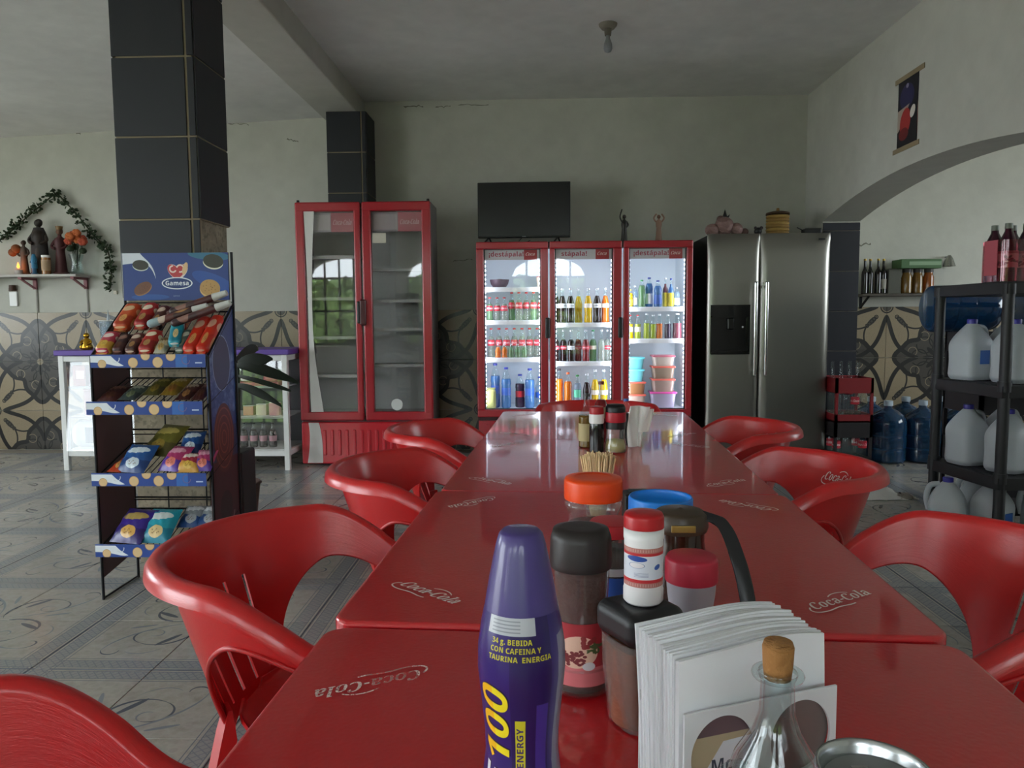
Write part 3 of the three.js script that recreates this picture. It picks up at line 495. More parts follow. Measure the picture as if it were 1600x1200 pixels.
  [[0.15, 'cola', 'redCola'], [0.21, 'cola', 'redCola'], [0.27, 'cola', 'whiteCola'], [0.328, 'red', 'redCola'], [0.386, 'red', 'redCola'], [0.445, 'green', 'pale'], [0.51, 'pale', null], [0.56, 'pale', 'redCola']].forEach(([x, l, b], k) => put({ kind: k > 2 && k < 5 ? 'soda' : 'long', label: ['cola bottle with pink band at the left, middle shelf of the ', 'cola bottle with pink band second from left, middle shelf of the ', 'cola bottle with white band, middle shelf of the ', 'red brown soda bottle left of a pair, middle shelf of the ', 'red brown soda bottle right of a pair, middle shelf of the ', 'pale green bottle with green cap, middle shelf of the ', 'clear bottle without band, middle shelf of the ', 'clear bottle against the right frame, middle shelf of the '][k] + L2, at: [x, 0.788, -6.1 - (k % 2) * 0.03], turn: k, h: 0.25, r: 0.027, liquid: liq[l], fill: 0.7, band: b && band[b], bandAt: [0.38, 0.5], cap: k === 5 ? capM.green : capM.silver }));
  [[0.175, 'orange', 'orange', 0.27], [0.245, 'orange', 'orange', 0.24], [0.32, 'water', 'mint', 0.22], [0.395, 'cola', null, 0.23], [0.46, 'yellow', 'pale', 0.26], [0.53, 'yellow', 'pale', 0.26]].forEach(([x, l, b, h], k) => put({ name: 'soda_bottle', kind: k < 3 ? 'pet' : 'soda', label: ['orange soda bottle with dark cap, bottom of the ', 'orange soda bottle with orange cap, bottom of the ', 'clear bottle with mint green band, bottom of the ', 'slim dark bottle in the centre, bottom of the ', 'yellow soda bottle left of two, bottom of the ', 'yellow soda bottle right of two, bottom of the '][k] + L2, at: [x, 0.412, -6.1], turn: k, h: h + 0.05, r: 0.031, liquid: liq[l], fill: 0.75, band: k === 2 ? band.mint : k > 3 ? band.pale : null, bandAt: k === 2 ? [0.34, 0.56] : [0.36, 0.48], cap: [capM.dark, capM.orange, capM.green, capM.silver, capM.silver, capM.silver][k] }));
  // right door: cans and juices on top, kitchen boxes below
  [[0.735, 0.14, 'yellow', 'yellow', 0.022], [0.775, 0.17, 'water', 'white', 0.022], [0.825, 0.215, 'green', null, 0.028], [0.885, 0.235, 'blue', 'white', 0.029], [0.95, 0.21, 'blue', 'blue', 0.03], [1.012, 0.23, 'pink', 'yellow', 0.021], [1.052, 0.225, 'blue', 'yellow', 0.02], [1.1, 0.155, 'water', 'white', 0.026]].forEach(([x, h, l, b, r], k) => put({ name: 'drink_bottle', kind: k > 4 && k < 7 ? 'long' : 'pet', label: ['small yellow drink bottle at the left, top shelf of the ', 'small clear drink bottle beside the green cap, top shelf of the ', 'clear green bottle with green cap, top shelf of the ', 'blue white drink bottle left of the blue one, top shelf of the ', 'solid blue drink bottle, top shelf of the ', 'slim pink yellow drink bottle, top shelf of the ', 'slim blue yellow drink bottle, top shelf of the ', 'short silver white drink at the right, top shelf of the '][k] + L3, at: [x, 1.212, -6.1 - (k % 2) * 0.02], turn: k, h, r, liquid: liq[l], fill: 0.8, band: b && band[b], bandAt: k > 4 && k < 7 ? [0.03, 0.5] : [0.12, 0.46], cap: [capM.yellow, capM.white, capM.green, capM.blue, capM.blue, capM.white, capM.blue, capM.silver][k] }));
  [[0.735, 0.19, 'yellow', 'pale'], [0.795, 0.19, 'lime', 'pale'], [0.865, 0.2, 'lime', null], [0.915, 0.19, 'lime', null], [0.965, 0.195, 'orange', null], [1.03, 0.19, 'purple', null], [1.105, 0.2, 'pink', null]].forEach(([x, h, l, b], k) => put({ name: 'juice_bottle', kind: 'pet', label: ['yellow juice bottle with pink cap at the left, middle shelf of the ', 'olive juice bottle with pale band, middle shelf of the ', 'lime green juice bottle left of two, middle shelf of the ', 'lime green juice bottle right of two, middle shelf of the ', 'orange juice bottle, middle shelf of the ', 'dark purple juice bottle, middle shelf of the ', 'wine red juice bottle at the right, middle shelf of the '][k] + L3, at: [x, 0.964, -6.1], turn: k, h, r: k > 5 ? 0.036 : 0.0242, liquid: liq[l], fill: 0.62, band: b && band[b], bandAt: [0.3, 0.5], cap: k < 2 ? capM.red : capM.white }));
  const tub = (name, label, at, w, h, d, body, lid) => { const b = thing(name, label, 'container', at, 0, 'stacked kitchen boxes'); const s = sheet(36, 8, (u, v) => { const a = u * Math.PI * 2, e = (x) => Math.sign(x) * Math.pow(Math.abs(x), 0.35), k = lerp(0.86, 1, v); return V(e(Math.cos(a)) * w / 2 * k, v * (h - 0.012), -e(Math.sin(a)) * d / 2 * k); }, 0.002); part(b, 'box_body', merge(s, box(w * 0.84, 0.003, d * 0.84, 0, 0.002, 0)), body); part(b, 'lid', rbox(w * 1.05, 0.014, d * 1.05, 0.005, 0, h - 0.007, 0), lid); return b; };
  const frost = (c) => PHY(c, 0.3, { transmission: 0.35, thickness: 0 }), aqua = MAT('#6fd0d6', 0.4), coral = MAT('#d9604f', 0.4), pinkLid = MAT('#d6479a', 0.4);
  [['coral lidded box with pale food, foot of the left stack', 0.02, 0.11, '#cdb3a2', coral], ['coral lidded box with brown stew, second in the left stack', 0.13, 0.1, '#a8744a', coral], ['turquoise box under another turquoise box, left stack', 0.23, 0.1, '#7fd6da', aqua], ['turquoise box on top of the left stack', 0.33, 0.095, '#7fd6da', aqua]].forEach(([l, y, h, c, m], k) => tub('food_box', l + ' behind the ' + L3, [0.785 - (k > 1 ? 0.012 : 0), 0.394 + y, -6.16], 0.15, h, 0.14, frost(c), m));
  [['clear box with bright pink lid, foot of the right stack', 0.02, 0.13, '#b9aec0', pinkLid, 0.2], ['round clear box with coral lid, second in the right stack', 0.15, 0.105, '#b59a8c', coral, 0.175], ['brown food box with coral lid, third of the right stack', 0.255, 0.1, '#a08a74', coral, 0.175], ['pale box with pink lid on top of the right stack', 0.355, 0.085, '#d9c9ba', MAT('#c96a7a', 0.4), 0.17]].forEach(([l, y, h, c, m, w]) => tub('food_box', l + ' behind the ' + L3, [1.0, 0.394 + y, -6.15], w, h, 0.16, frost(c), m));
}

// ---------------------------------------------------------------- empty two-door cooler, switched off
{
  const X = -1.337, Z = -6.18, q = (x0, x1, y0, y1, z0, z1) => span(x0 - X, x1 - X, y0, y1, z0 - Z, z1 - Z);
  const t = thing('drinks_cooler', 'tall empty red cooler with two unlit glass doors and a ribbed foot panel', 'refrigerator', [X + 0.016, 0, Z]);
  part(t, 'body', merge(q(-1.852, -0.822, 1.985, 2.02, -6.25, -5.9), q(-1.852, -0.822, 0.06, 0.385, -6.25, -5.91), q(-1.852, -1.82, 0.385, 1.985, -6.25, -5.9), q(-0.854, -0.822, 0.385, 1.985, -6.25, -5.9)), MAT('#6a6563', 0.5));
  part(t, 'lining', merge(q(-1.82, -0.854, 0.385, 1.985, -6.25, -6.22), q(-1.82, -0.854, 0.385, 0.4, -6.22, -5.9), q(-1.82, -0.854, 1.97, 1.985, -6.22, -5.9)), MAT('#a7a9a8', 0.6));
  part(t, 'top_cap', merge(cyl(0.012, 0.01, 0.02, -1.835 - X, 2.02, 0.29), cyl(0.012, 0.01, 0.02, -0.84 - X, 2.02, 0.29)), mat.blackPlastic);
  for (const x of [-1.78, -0.9]) for (const z of [-6.2, -5.96]) part(t, 'foot', cyl(0.02, 0.024, 0.065, x - X, 0, z - Z, 12), mat.blackPlastic);
  const sign = canvasTex(512, 128, (c, w, h) => { c.fillStyle = '#8d8488'; c.fillRect(0, 0, w, h); c.fillStyle = '#a99fa1'; c.fillRect(w * 0.04, h * 0.1, w * 0.46, h * 0.8); c.fillStyle = '#9c3d4c'; c.fillRect(w * 0.52, 0, w * 0.48, h); scriptText(c, 'Coca-Cola', w * 0.55, h * 0.62, h * 0.36, '#c9a3a6'); });
  [[-1.855, -1.358, -1.786, -1.406], [-1.344, -0.82, -1.275, -0.888]].forEach(([x0, x1, g0, g1], i) => {
    const d = part(t, 'door', merge(rbox(x1 - x0, 0.07, 0.05, 0.012, (x0 + x1) / 2 - X, 1.986, 0.3), rbox(x1 - x0, 0.07, 0.05, 0.012, (x0 + x1) / 2 - X, 0.385, 0.3), rbox(g0 - x0, 1.56, 0.05, 0.012, (x0 + g0) / 2 - X, 1.184, 0.3), rbox(x1 - g1, 1.56, 0.05, 0.012, (x1 + g1) / 2 - X, 1.184, 0.3)), mat.redEnamel, 'red framed unlit glass door');
    part(d, 'pane', q(g0, g1, 0.415, 1.953, -5.868, -5.864), mat.glass);
    part(t, 'header_sign', q(g0, g1, 1.8, 1.945, -5.905, -5.9), printed(sign, 0.6), 'faded printed strip inside the door');
    if (!i) { const s = new THREE.Shape(); s.moveTo(-1.786 - X, 1.953); s.lineTo(-1.706 - X, 1.953); s.bezierCurveTo(-1.735 - X, 1.6, -1.75 - X, 1.2, -1.735 - X, 0.95); s.bezierCurveTo(-1.725 - X, 0.75, -1.69 - X, 0.55, -1.672 - X, 0.415); s.lineTo(-1.77 - X, 0.415); s.bezierCurveTo(-1.78 - X, 0.7, -1.76 - X, 1.3, -1.786 - X, 1.953); part(d, 'white_stripe', new THREE.ExtrudeGeometry(s, { depth: 0.002, bevelEnabled: false }).translate(0, 0, -5.8635 - Z), MAT('#d9d6d2', 0.45)); }
    else { part(d, 'paper_sticker', q(-1.262, -1.16, 1.71, 1.785, -5.8638, -5.8628), MAT('#c9c3b4', 0.8)); part(d, 'round_sticker', new THREE.CylinderGeometry(0.045, 0.045, 0.0012, 28).rotateX(R90).translate(-1.1 - X, 0.475, -5.8625 - Z), MAT('#d6d8d4', 0.6)); }
  });
  part(t, 'handle', rbox(0.05, 0.2, 0.03, 0.014, -1.345 - X, 1.185, 0.335), MAT('#4a1418', 0.4)); part(t, 'handle', rbox(0.03, 0.17, 0.03, 0.012, -1.375 - X, 1.185, 0.335), mat.blackPlastic);
  for (const [a, b, ys] of [[-1.815, -1.36, [1.62, 1.3, 1.0, 0.7]], [-1.34, -0.86, [1.52, 1.28, 1.06, 0.78]]]) for (const y of ys) part(t, 'shelf', merge(q(a, b, y - 0.008, y, -6.2, -5.93), q(a, b, y - 0.02, y + 0.004, -5.93, -5.924)), MAT('#9b9b98', 0.4));
  const g = part(t, 'foot_panel', merge(rbox(1.03, 0.33, 0.05, 0.015, 0, 0.175, 0.3), ...Array.from({ length: 14 }, (_, k) => rbox(0.026, 0.2, 0.02, 0.008, -0.33 + k * 0.058, 0.18, 0.325))), PHY('#c01526', 0.32, { clearcoat: 0.4 }));
  { const s = new THREE.Shape(); s.moveTo(-0.455, 0.335); s.lineTo(-0.375, 0.335); s.bezierCurveTo(-0.35, 0.25, -0.345, 0.12, -0.35, 0.02); s.lineTo(-0.47, 0.02); s.bezierCurveTo(-0.45, 0.12, -0.44, 0.25, -0.455, 0.335); part(g, 'white_wave', new THREE.ExtrudeGeometry(s, { depth: 0.003, bevelEnabled: false }).translate(0, 0, 0.3245), MAT('#dedbd8', 0.4)); }
}

// ---------------------------------------------------------------- steel refrigerator with two doors
{
  const X = 1.768, Z = -6.25, t = thing('steel_refrigerator', 'two-door stainless steel refrigerator with black water dispenser', 'refrigerator', [X, 0, Z]);
  part(t, 'body', merge(rbox(0.915, 1.66, 0.55, 0.008, 0, 0.93, -0.02)), MAT('#1d1d20', 0.5));
  part(t, 'plinth', box(0.88, 0.085, 0.5, 0, 0.055, -0.02), mat.blackPlastic);
  for (const x of [-0.4, 0.4]) for (const z of [-0.22, 0.2]) part(t, 'foot', cyl(0.02, 0.022, 0.02, x, 0, z, 12), mat.blackPlastic);
  const brush = dataTex(256, (u, v) => grey(0.5 + 0.35 * (vnoise(u * 4, v * 250, 250, 6) - 0.5) + 0.2 * (vnoise(u * 16, v * 128, 128, 9) - 0.5)), { repeat: [1, 2] });
  const steel = PHY('#8f8d87', 0.3, { metalness: 1, roughnessMap: null, bumpMap: brush, bumpScale: 0.00006, anisotropy: 0.5, anisotropyRotation: 0 });
  const door = (x0, x1, open) => {
    const w = x1 - x0, cx = (x0 + x1) / 2, y0 = 0.105, y1 = 1.765;
    const cut = (i, j, nu, nv) => open && (i + 0.5) / nu > (1.333 - X - x0) / w && (i + 0.5) / nu < (1.632 - X - x0) / w && lerp(y0, y1, (j + 0.5) / nv) > 0.853 && lerp(y0, y1, (j + 0.5) / nv) < 1.223;
    const nu = 40, nv = 83, g = sheet(nu, nv, (u, v) => { const a = Math.abs(u * 2 - 1), b = Math.abs(v * 2 - 1); return V(lerp(x0, x1, u), lerp(y0, y1, v), 0.27 + 0.028 * (1 - a ** 14) * (1 - b ** 9)); }, 0.004, (i, j) => !cut(i, j, nu, nv));
    const d = part(t, 'door', g, steel);
    part(d, 'door_edge', merge(span(x0, x0 + 0.006, y0, y1, 0.256, 0.27), span(x1 - 0.006, x1, y0, y1, 0.256, 0.27), span(x0, x1, y1 - 0.006, y1, 0.256, 0.27), span(x0, x1, y0, y0 + 0.006, 0.256, 0.27)), mat.blackPlastic);
    return d;
  };
  const dl = door(-0.4625, -0.066, true), dr = door(-0.06, 0.4625, false);
  for (const [d, x] of [[dl, 1.66 - X], [dr, 1.742 - X]]) part(d, 'handle', merge(rbox(0.026, 0.72, 0.026, 0.011, x, 1.04, 0.345), ball(0.014, x, 1.36, 0.325, 8), bar([x, 1.36, 0.29], [x, 1.36, 0.345], 0.012), bar([x, 0.72, 0.29], [x, 0.72, 0.345], 0.012)), mat.chrome);
  part(dl, 'water_dispenser', merge(span(1.331 - X, 1.634 - X, 1.13, 1.225, 0.26, 0.298), span(1.331 - X, 1.634 - X, 0.851, 0.875, 0.2, 0.298), span(1.331 - X, 1.345 - X, 0.87, 1.14, 0.2, 0.298), span(1.62 - X, 1.634 - X, 0.87, 1.14, 0.2, 0.298), span(1.34 - X, 1.625 - X, 0.86, 1.2, 0.256, 0.262), rbox(0.05, 0.09, 0.03, 0.01, 1.49 - X, 1.08, 0.275)), PHY('#08080a', 0.16));
  part(dl, 'dispenser_lamp', ball(0.008, 1.585 - X, 1.055, 0.268, 6), MAT('#d8dbe0', 0.3)); part(dr, 'maker_badge', rbox(0.05, 0.014, 0.003, 0.004, 2.16 - X, 1.717, 0.297), mat.blackPlastic);
}

// ---------------------------------------------------------------- television and ornaments on top
{
  const t = thing('television', 'black flat television standing on the lit drinks cooler', 'television', [-0.1, 1.72, -6.18], -0.02);
  part(t, 'casing', merge(rbox(0.735, 0.435, 0.03, 0.006, 0, 0.268, 0), rbox(0.4, 0.22, 0.03, 0.01, 0, 0.23, -0.028)), mat.blackPlastic);
  part(t, 'screen', box(0.718, 0.41, 0.002, 0, 0.273, 0.0155), PHY('#0b0b12', 0.22));
  for (const x of [-0.28, 0.27]) part(t, 'stand_foot', merge(bar([x, 0.055, 0.0], [x - 0.035, 0.007, 0.07], 0.007), bar([x, 0.055, 0.0], [x + 0.02, 0.007, -0.07], 0.007)), mat.blackPlastic);
  part(t, 'maker_mark', box(0.03, 0.006, 0.001, 0, 0.06, 0.0155), MAT('#8c8c90', 0.4)); part(t, 'cable', tube([[-0.02, 0.05, -0.01], [-0.04, 0.02, 0.02], [0.0, 0.005, 0.05], [0.05, 0.03, 0.01]], 0.003, 20, 6), mat.blackPlastic);
}
const figure = (name, label, at, s, m, headMat, arms = true) => {
  const t = thing(name, label, 'statuette', at, 0.1);
  part(t, 'robed_body', lathe([[0, 0], [0.03, 0], [0.032, 0.008], [0.024, 0.014], [0.02, 0.06], [0.017, 0.1], [0.022, 0.125], [0.021, 0.15], [0.008, 0.162], [0.007, 0.17]].map(([r, y]) => [r * s, y * s]), 20), m);
  part(t, 'head', merge(ball(0.0135 * s, 0, 0.182 * s, 0, 8), ball(0.012 * s, 0, 0.186 * s, -0.004 * s, 8)), headMat ?? m);
  if (arms) for (const k of [-1, 1]) part(t, 'arm', tube([[k * 0.02 * s, 0.145 * s, 0], [k * 0.03 * s, 0.12 * s, 0.01 * s], [k * 0.012 * s, 0.108 * s, 0.022 * s]], 0.006 * s, 10, 6), m);
  return t;
};
{
  const bronze = MAT('#2a2623', 0.5), rose = MAT('#8a6a58', 0.6);
  const a = figure('statuette', 'slender dark statuette with one raised arm on the lit cooler', [0.69, 1.72, -6.15], 1.12, bronze, null, false); part(a, 'arm', tube([[-0.02, 0.165, 0], [-0.034, 0.2, 0], [-0.02, 0.262, 0.004]], 0.006, 10, 6), bronze); part(a, 'arm', tube([[0.022, 0.165, 0], [0.03, 0.14, 0.01], [0.014, 0.12, 0.02]], 0.006, 10, 6), bronze);
  const b = figure('statuette', 'pinkish statuette with arms crossed over the head on the lit cooler', [0.96, 1.72, -6.15], 1.1, rose, MAT('#6b4a38', 0.7), false); for (const k of [-1, 1]) part(b, 'arm', tube([[k * 0.022, 0.16, 0], [k * 0.04, 0.19, 0.005], [k * 0.02, 0.222, 0.008]], 0.007, 10, 6), rose);
  const c = thing('ceramic_ornament', 'lumpy pinkish ceramic ornament with a dark tuft on the steel refrigerator', 'ornament', [1.47, 1.765, -6.15]); part(c, 'glazed_body', merge(ball(0.06, -0.09, 0.062, 0, 10).scale(1, 0.8, 1), ball(0.075, 0, 0.076, 0, 10), ball(0.05, 0.09, 0.051, 0.02, 10), ball(0.03, 0.16, 0.031, 0, 8), ball(0.03, -0.03, 0.13, 0, 8)), MAT('#8a6b66', 0.5, 0, { bumpMap: bumpFine, bumpScale: 0.01 })); part(c, 'dark_tuft', merge(new THREE.ConeGeometry(0.022, 0.07, 8).translate(0.005, 0.175, 0), new THREE.ConeGeometry(0.015, 0.05, 8).rotateZ(-0.6).translate(0.03, 0.15, 0)), mat.blackPlastic);
  const d = thing('round_ornament', 'small black round ornament beside the woven basket on the steel refrigerator', 'ornament', [1.72, 1.765, -6.1]); part(d, 'round_body', ball(0.03, 0, 0.03, 0, 10), mat.blackPlastic); part(d, 'bow', merge(ball(0.014, 0.025, 0.055, 0, 6), ball(0.012, -0.02, 0.056, 0, 6)), MAT('#3a3033', 0.6));
  const e = thing('lidded_basket', 'woven straw basket with a lid on the steel refrigerator', 'basket', [1.875, 1.765, -6.12]); const straw = MAT('#8a6a34', 0.75);
  for (let k = 0; k < 6; k++) part(e, 'woven_band', new THREE.TorusGeometry(0.075, 0.014, 6, 28).rotateX(R90).scale(1, 1, 1).translate(0, 0.014 + k * 0.025, 0), k % 2 ? MAT('#9a7a3e', 0.75) : straw); part(e, 'inner_wall', cyl(0.072, 0.072, 0.15, 0, 0.002, 0, 24), straw); const lid = part(e, 'lid', lathe([[0, 0.185], [0.05, 0.182], [0.088, 0.172], [0.09, 0.155], [0, 0.155]], 24), MAT('#4a3420', 0.6)); part(lid, 'knob', cyl(0.014, 0.01, 0.025, 0, 0.183, 0, 12), straw);
  const f = thing('black_radio', 'small black gadget at the right rear of the steel refrigerator', 'gadget', [2.13, 1.765, -6.1]); part(f, 'gadget_case', rbox(0.13, 0.045, 0.1, 0.012, 0, 0.0225, 0), mat.blackPlastic); part(f, 'antenna', bar([-0.06, 0.03, 0], [-0.12, 0.052, 0.03], 0.004), mat.blackPlastic);
}
// bare lamp holder on the ceiling
{ const t = thing('ceiling_lamp_holder', 'bare bulb holder with an unlit bulb on the ceiling', 'lamp', [0.45, 2.96, -4.98]); part(t, 'base_plate', lathe([[0, -0.03], [0.04, -0.03], [0.055, -0.012], [0.058, 0]], 24), MAT('#8b8578', 0.6)); part(t, 'socket', cyl(0.02, 0.024, 0.04, 0, -0.07, 0, 16), MAT('#6d675c', 0.6)); part(t, 'bulb', lathe([[0, -0.175], [0.02, -0.168], [0.028, -0.15], [0.026, -0.12], [0.014, -0.09], [0.012, -0.068]], 20), PHY('#b4b6ba', 0.35, { transmission: 0.5, thickness: 0 })); }

// ---------------------------------------------------------------- snack rack by the pillar
function pillow(w, h, t, seal = 0.08) {           // a filled bag lying in the xy plane, standing on y = 0
  const n = 14, pos = [], uv = [], idx = [];
  for (const s of [1, -1]) for (let j = 0; j <= n; j++) for (let i = 0; i <= n; i++) {
    const a = i / n * 2 - 1, b = j / n * 2 - 1, bb = clamp(Math.abs(b) / (1 - seal)), k = Math.pow(clamp(1 - Math.abs(a) ** 2.6), 0.6) * Math.pow(clamp(1 - bb ** 2.6), 0.6), cr = Math.abs(b) > 1 - seal ? 0.0015 * Math.sin(i * 3.1) : 0;
    pos.push(a * w / 2 * (1 - 0.06 * k), (b + 1) / 2 * h, s * (t / 2 * k + 0.0004) + cr + 0.004 * k * Math.sin(i * 1.9 + j * 1.3)); uv.push(s > 0 ? i / n : 1 - i / n, j / n);
  }
  const N = (n + 1) * (n + 1);
  for (let s = 0; s < 2; s++) for (let j = 0; j < n; j++) for (let i = 0; i < n; i++) { const a = s * N + j * (n + 1) + i, b = a + 1, c = a + n + 2, d = a + n + 1; s ? idx.push(a, c, b, a, d, c) : idx.push(a, b, c, a, c, d); }
  const g = new THREE.BufferGeometry(); g.setAttribute('position', new THREE.Float32BufferAttribute(pos, 3)); g.setAttribute('uv', new THREE.Float32BufferAttribute(uv, 2)); g.setIndex(idx); g.computeVertexNormals();
  return g;
}
const wrapTex = (bg, bg2, fg, blob, text) => canvasTex(128, 192, (c, w, h) => {
  c.fillStyle = bg; c.fillRect(0, 0, w, h); c.fillStyle = bg2; c.beginPath(); c.moveTo(0, h * 0.62); c.bezierCurveTo(w * 0.4, h * 0.45, w * 0.6, h * 0.8, w, h * 0.58); c.lineTo(w, h); c.lineTo(0, h); c.fill();
  c.fillStyle = blob; c.beginPath(); c.arc(w * 0.55, h * 0.74, w * 0.24, 0, 7); c.fill(); c.fillStyle = 'rgba(80,40,20,0.45)'; for (let k = 0; k < 7; k++) { c.beginPath(); c.arc(w * (0.42 + 0.04 * k), h * (0.7 + 0.03 * ((k * 3) % 4)), 3, 0, 7); c.fill(); }
  c.fillStyle = fg; c.beginPath(); c.ellipse(w / 2, h * 0.3, w * 0.4, h * 0.12, -0.12, 0, 7); c.fill(); if (text) { c.fillStyle = bg; c.font = 'bold 26px sans-serif'; c.textAlign = 'center'; c.fillText(text, w / 2, h * 0.34); }
});
const wrap = {
  pink: printed(wrapTex('#b8354f', '#c9973f', '#e9d8cf', '#d8b04a'), 0.35), brown: printed(wrapTex('#5a2e28', '#3d1f1c', '#cdb8a6', '#a77a4a'), 0.35), red: printed(wrapTex('#b22a24', '#8c1c1c', '#e0d3b8', '#b08a52'), 0.35), orange: printed(wrapTex('#c4501f', '#a83818', '#d9b48a', '#d8a05a'), 0.35), scarlet: printed(wrapTex('#d0331c', '#c22a16', '#dca58c', '#c98a50'), 0.35), cream: printed(wrapTex('#cfc0a0', '#a9a38e', '#8a6a4a', '#cda86a'), 0.4),
  teal: printed(wrapTex('#2a9db0', '#1b7f98', '#dce6e4', '#d9c08a'), 0.35), grey: printed(wrapTex('#5c6b64', '#3f4a4c', '#c9cfc4', '#7f8a6a'), 0.35), choc: printed(wrapTex('#3a1f22', '#4a2526', '#8a6458', '#5a3628'), 0.35), yellow: printed(wrapTex('#a98a1f', '#7f6420', '#d8c48a', '#8a5a2a'), 0.4), blue: printed(wrapTex('#2b5a9a', '#1e3f78', '#d9e4ec', '#c9d4dc'), 0.35), purple: printed(wrapTex('#3c2a86', '#2e2068', '#b59a5a', '#c99a4a'), 0.3), magenta: printed(wrapTex('#b23a6e', '#5a3a9a', '#e2a2b8', '#d87a6a'), 0.35), silver: printed(wrapTex('#9aa2a8', '#2a4f8a', '#e2e6ea', '#b5bcc2'), 0.3), olive: printed(wrapTex('#6a6428', '#4f4a22', '#b8a75a', '#8a7430'), 0.45),
};
const RX = -1.535, RZ = -3.12;
const trays = [[0.968, -2.985, 0.2, 0.27], [0.786, -2.94, 0.1, 0.3], [0.5, -2.95, 0.1, 0.3], [0.212, -2.95, 0.1, 0.3]];   // front height, front z, rise, depth
{
  const t = thing('snack_rack', 'four-tier black wire snack rack with blue printed header before the pillar', 'display rack', [RX, 0, RZ]), q = (x, y, z) => [x - RX, y, z - RZ], frame = mat.blackMetal;
  const side = (x) => { const s = new THREE.Shape([[2.985, 0.09], [2.985, 0.99], [3.26, 1.2], [3.26, 0.13]].map(([a, b]) => new THREE.Vector2(a, b))); return new THREE.ExtrudeGeometry(s, { depth: 0.006, bevelEnabled: false }).rotateY(R90).translate(x - RX, 0, -RZ); };
  part(t, 'side_panel', side(-1.772), MAT('#63494a', 0.6), 'plain dark brown side panel');
  const sidePrint = canvasTex(256, 1024, (c, w, h) => {
    const grd = [['#23407e', 0, 0.42], ['#4f6fa6', 0.16, 0.06], ['#2b3f74', 0.42, 0.1], ['#4a1720', 0.6, 0.5]]; c.fillStyle = '#27437f'; c.fillRect(0, 0, w, h); c.fillStyle = '#31395f'; c.fillRect(0, h * 0.46, w, h * 0.14); c.fillStyle = '#4c1a22'; c.fillRect(0, h * 0.58, w, h);
    c.fillStyle = '#7d93bd'; for (let k = 0; k < 220; k++) { c.globalAlpha = 0.25; c.beginPath(); c.arc(rnd(w), h * (0.18 + rnd(0.22)), 2 + rnd(14), 0, 7); c.fill(); } c.globalAlpha = 1;
    c.strokeStyle = '#8fa2c8'; c.lineWidth = 8; c.beginPath(); c.ellipse(w * 0.5, h * 0.22, w * 0.3, h * 0.1, 0, 0, 7); c.stroke(); c.fillStyle = '#2a2f55'; c.fill();
    c.fillStyle = '#5d2a26'; c.beginPath(); c.ellipse(w * 0.5, h * 0.5, w * 0.36, h * 0.13, 0, 0, 7); c.fill(); c.strokeStyle = '#8a4a36'; c.lineWidth = 6; for (let k = 1; k < 5; k++) { c.beginPath(); c.ellipse(w * 0.5, h * 0.5, w * 0.08 * k, h * 0.028 * k, 0, 0, 7); c.stroke(); }
    c.fillStyle = '#2c1216'; c.beginPath(); c.ellipse(w * 0.5, h * 0.76, w * 0.22, h * 0.06, 0, 0, 7); c.fill(); c.strokeStyle = '#8a6d70'; c.lineWidth = 12; c.beginPath(); c.ellipse(w * 0.5, h * 0.77, w * 0.3, h * 0.075, 0, 0.3, 2.8); c.stroke();
  });
  const right = side(-1.308), p = right.attributes.position, uv = right.attributes.uv; for (let i = 0; i < p.count; i++) uv.setXY(i, (0.14 - p.getZ(i)) / 0.28 * 1.0, (p.getY(i) - 0.09) / 1.11);
  part(t, 'side_panel', right, printed(sidePrint, 0.35), 'blue and brown printed side panel');
  const legs = []; for (const x of [-1.77, -1.3]) { legs.push(bar(q(x, 0, -2.985), q(x, 0.99, -2.985), 0.006), bar(q(x, 0, -3.26), q(x, 1.42, -3.26), 0.006), bar(q(x, 0.006, -2.985), q(x, 0.006, -3.26), 0.005), bar(q(x, 0.99, -2.985), q(x, 1.2, -3.26), 0.005)); }
  for (const y of [0.36, 0.66, 1.0]) legs.push(bar(q(-1.77, y, -3.26), q(-1.3, y, -3.26), 0.004)); for (const x of [-1.62, -1.45]) legs.push(bar(q(x, 0.2, -3.262), q(x, 1.2, -3.262), 0.003));
  part(t, 'wire_frame', merge(legs), frame);
  const signTex = canvasTex(1024, 460, (c, w, h) => {
    c.fillStyle = '#16357f'; c.fillRect(0, 0, w, h); c.fillStyle = '#1d4a9c'; c.beginPath(); c.ellipse(w * 0.86, h * 0.62, w * 0.22, h * 0.16, 0.4, 0, 7); c.fill(); c.fillStyle = '#2a6a8a'; c.beginPath(); c.ellipse(w * 0.82, h * 0.06, w * 0.2, h * 0.1, 0.1, 0, 7); c.fill(); c.fillStyle = '#1f4f9e'; c.beginPath(); c.ellipse(w * 0.25, h * 0.93, w * 0.18, h * 0.06, 0, 0, 7); c.fill();
    c.fillStyle = '#d3d9e4'; c.beginPath(); c.moveTo(0, 0); c.lineTo(w * 0.17, 0); c.bezierCurveTo(w * 0.2, h * 0.12, w * 0.3, h * 0.2, w * 0.31, h * 0.55); c.bezierCurveTo(w * 0.28, h * 0.3, w * 0.24, h * 0.22, w * 0.15, h * 0.2); c.lineTo(0, h * 0.24); c.fill();
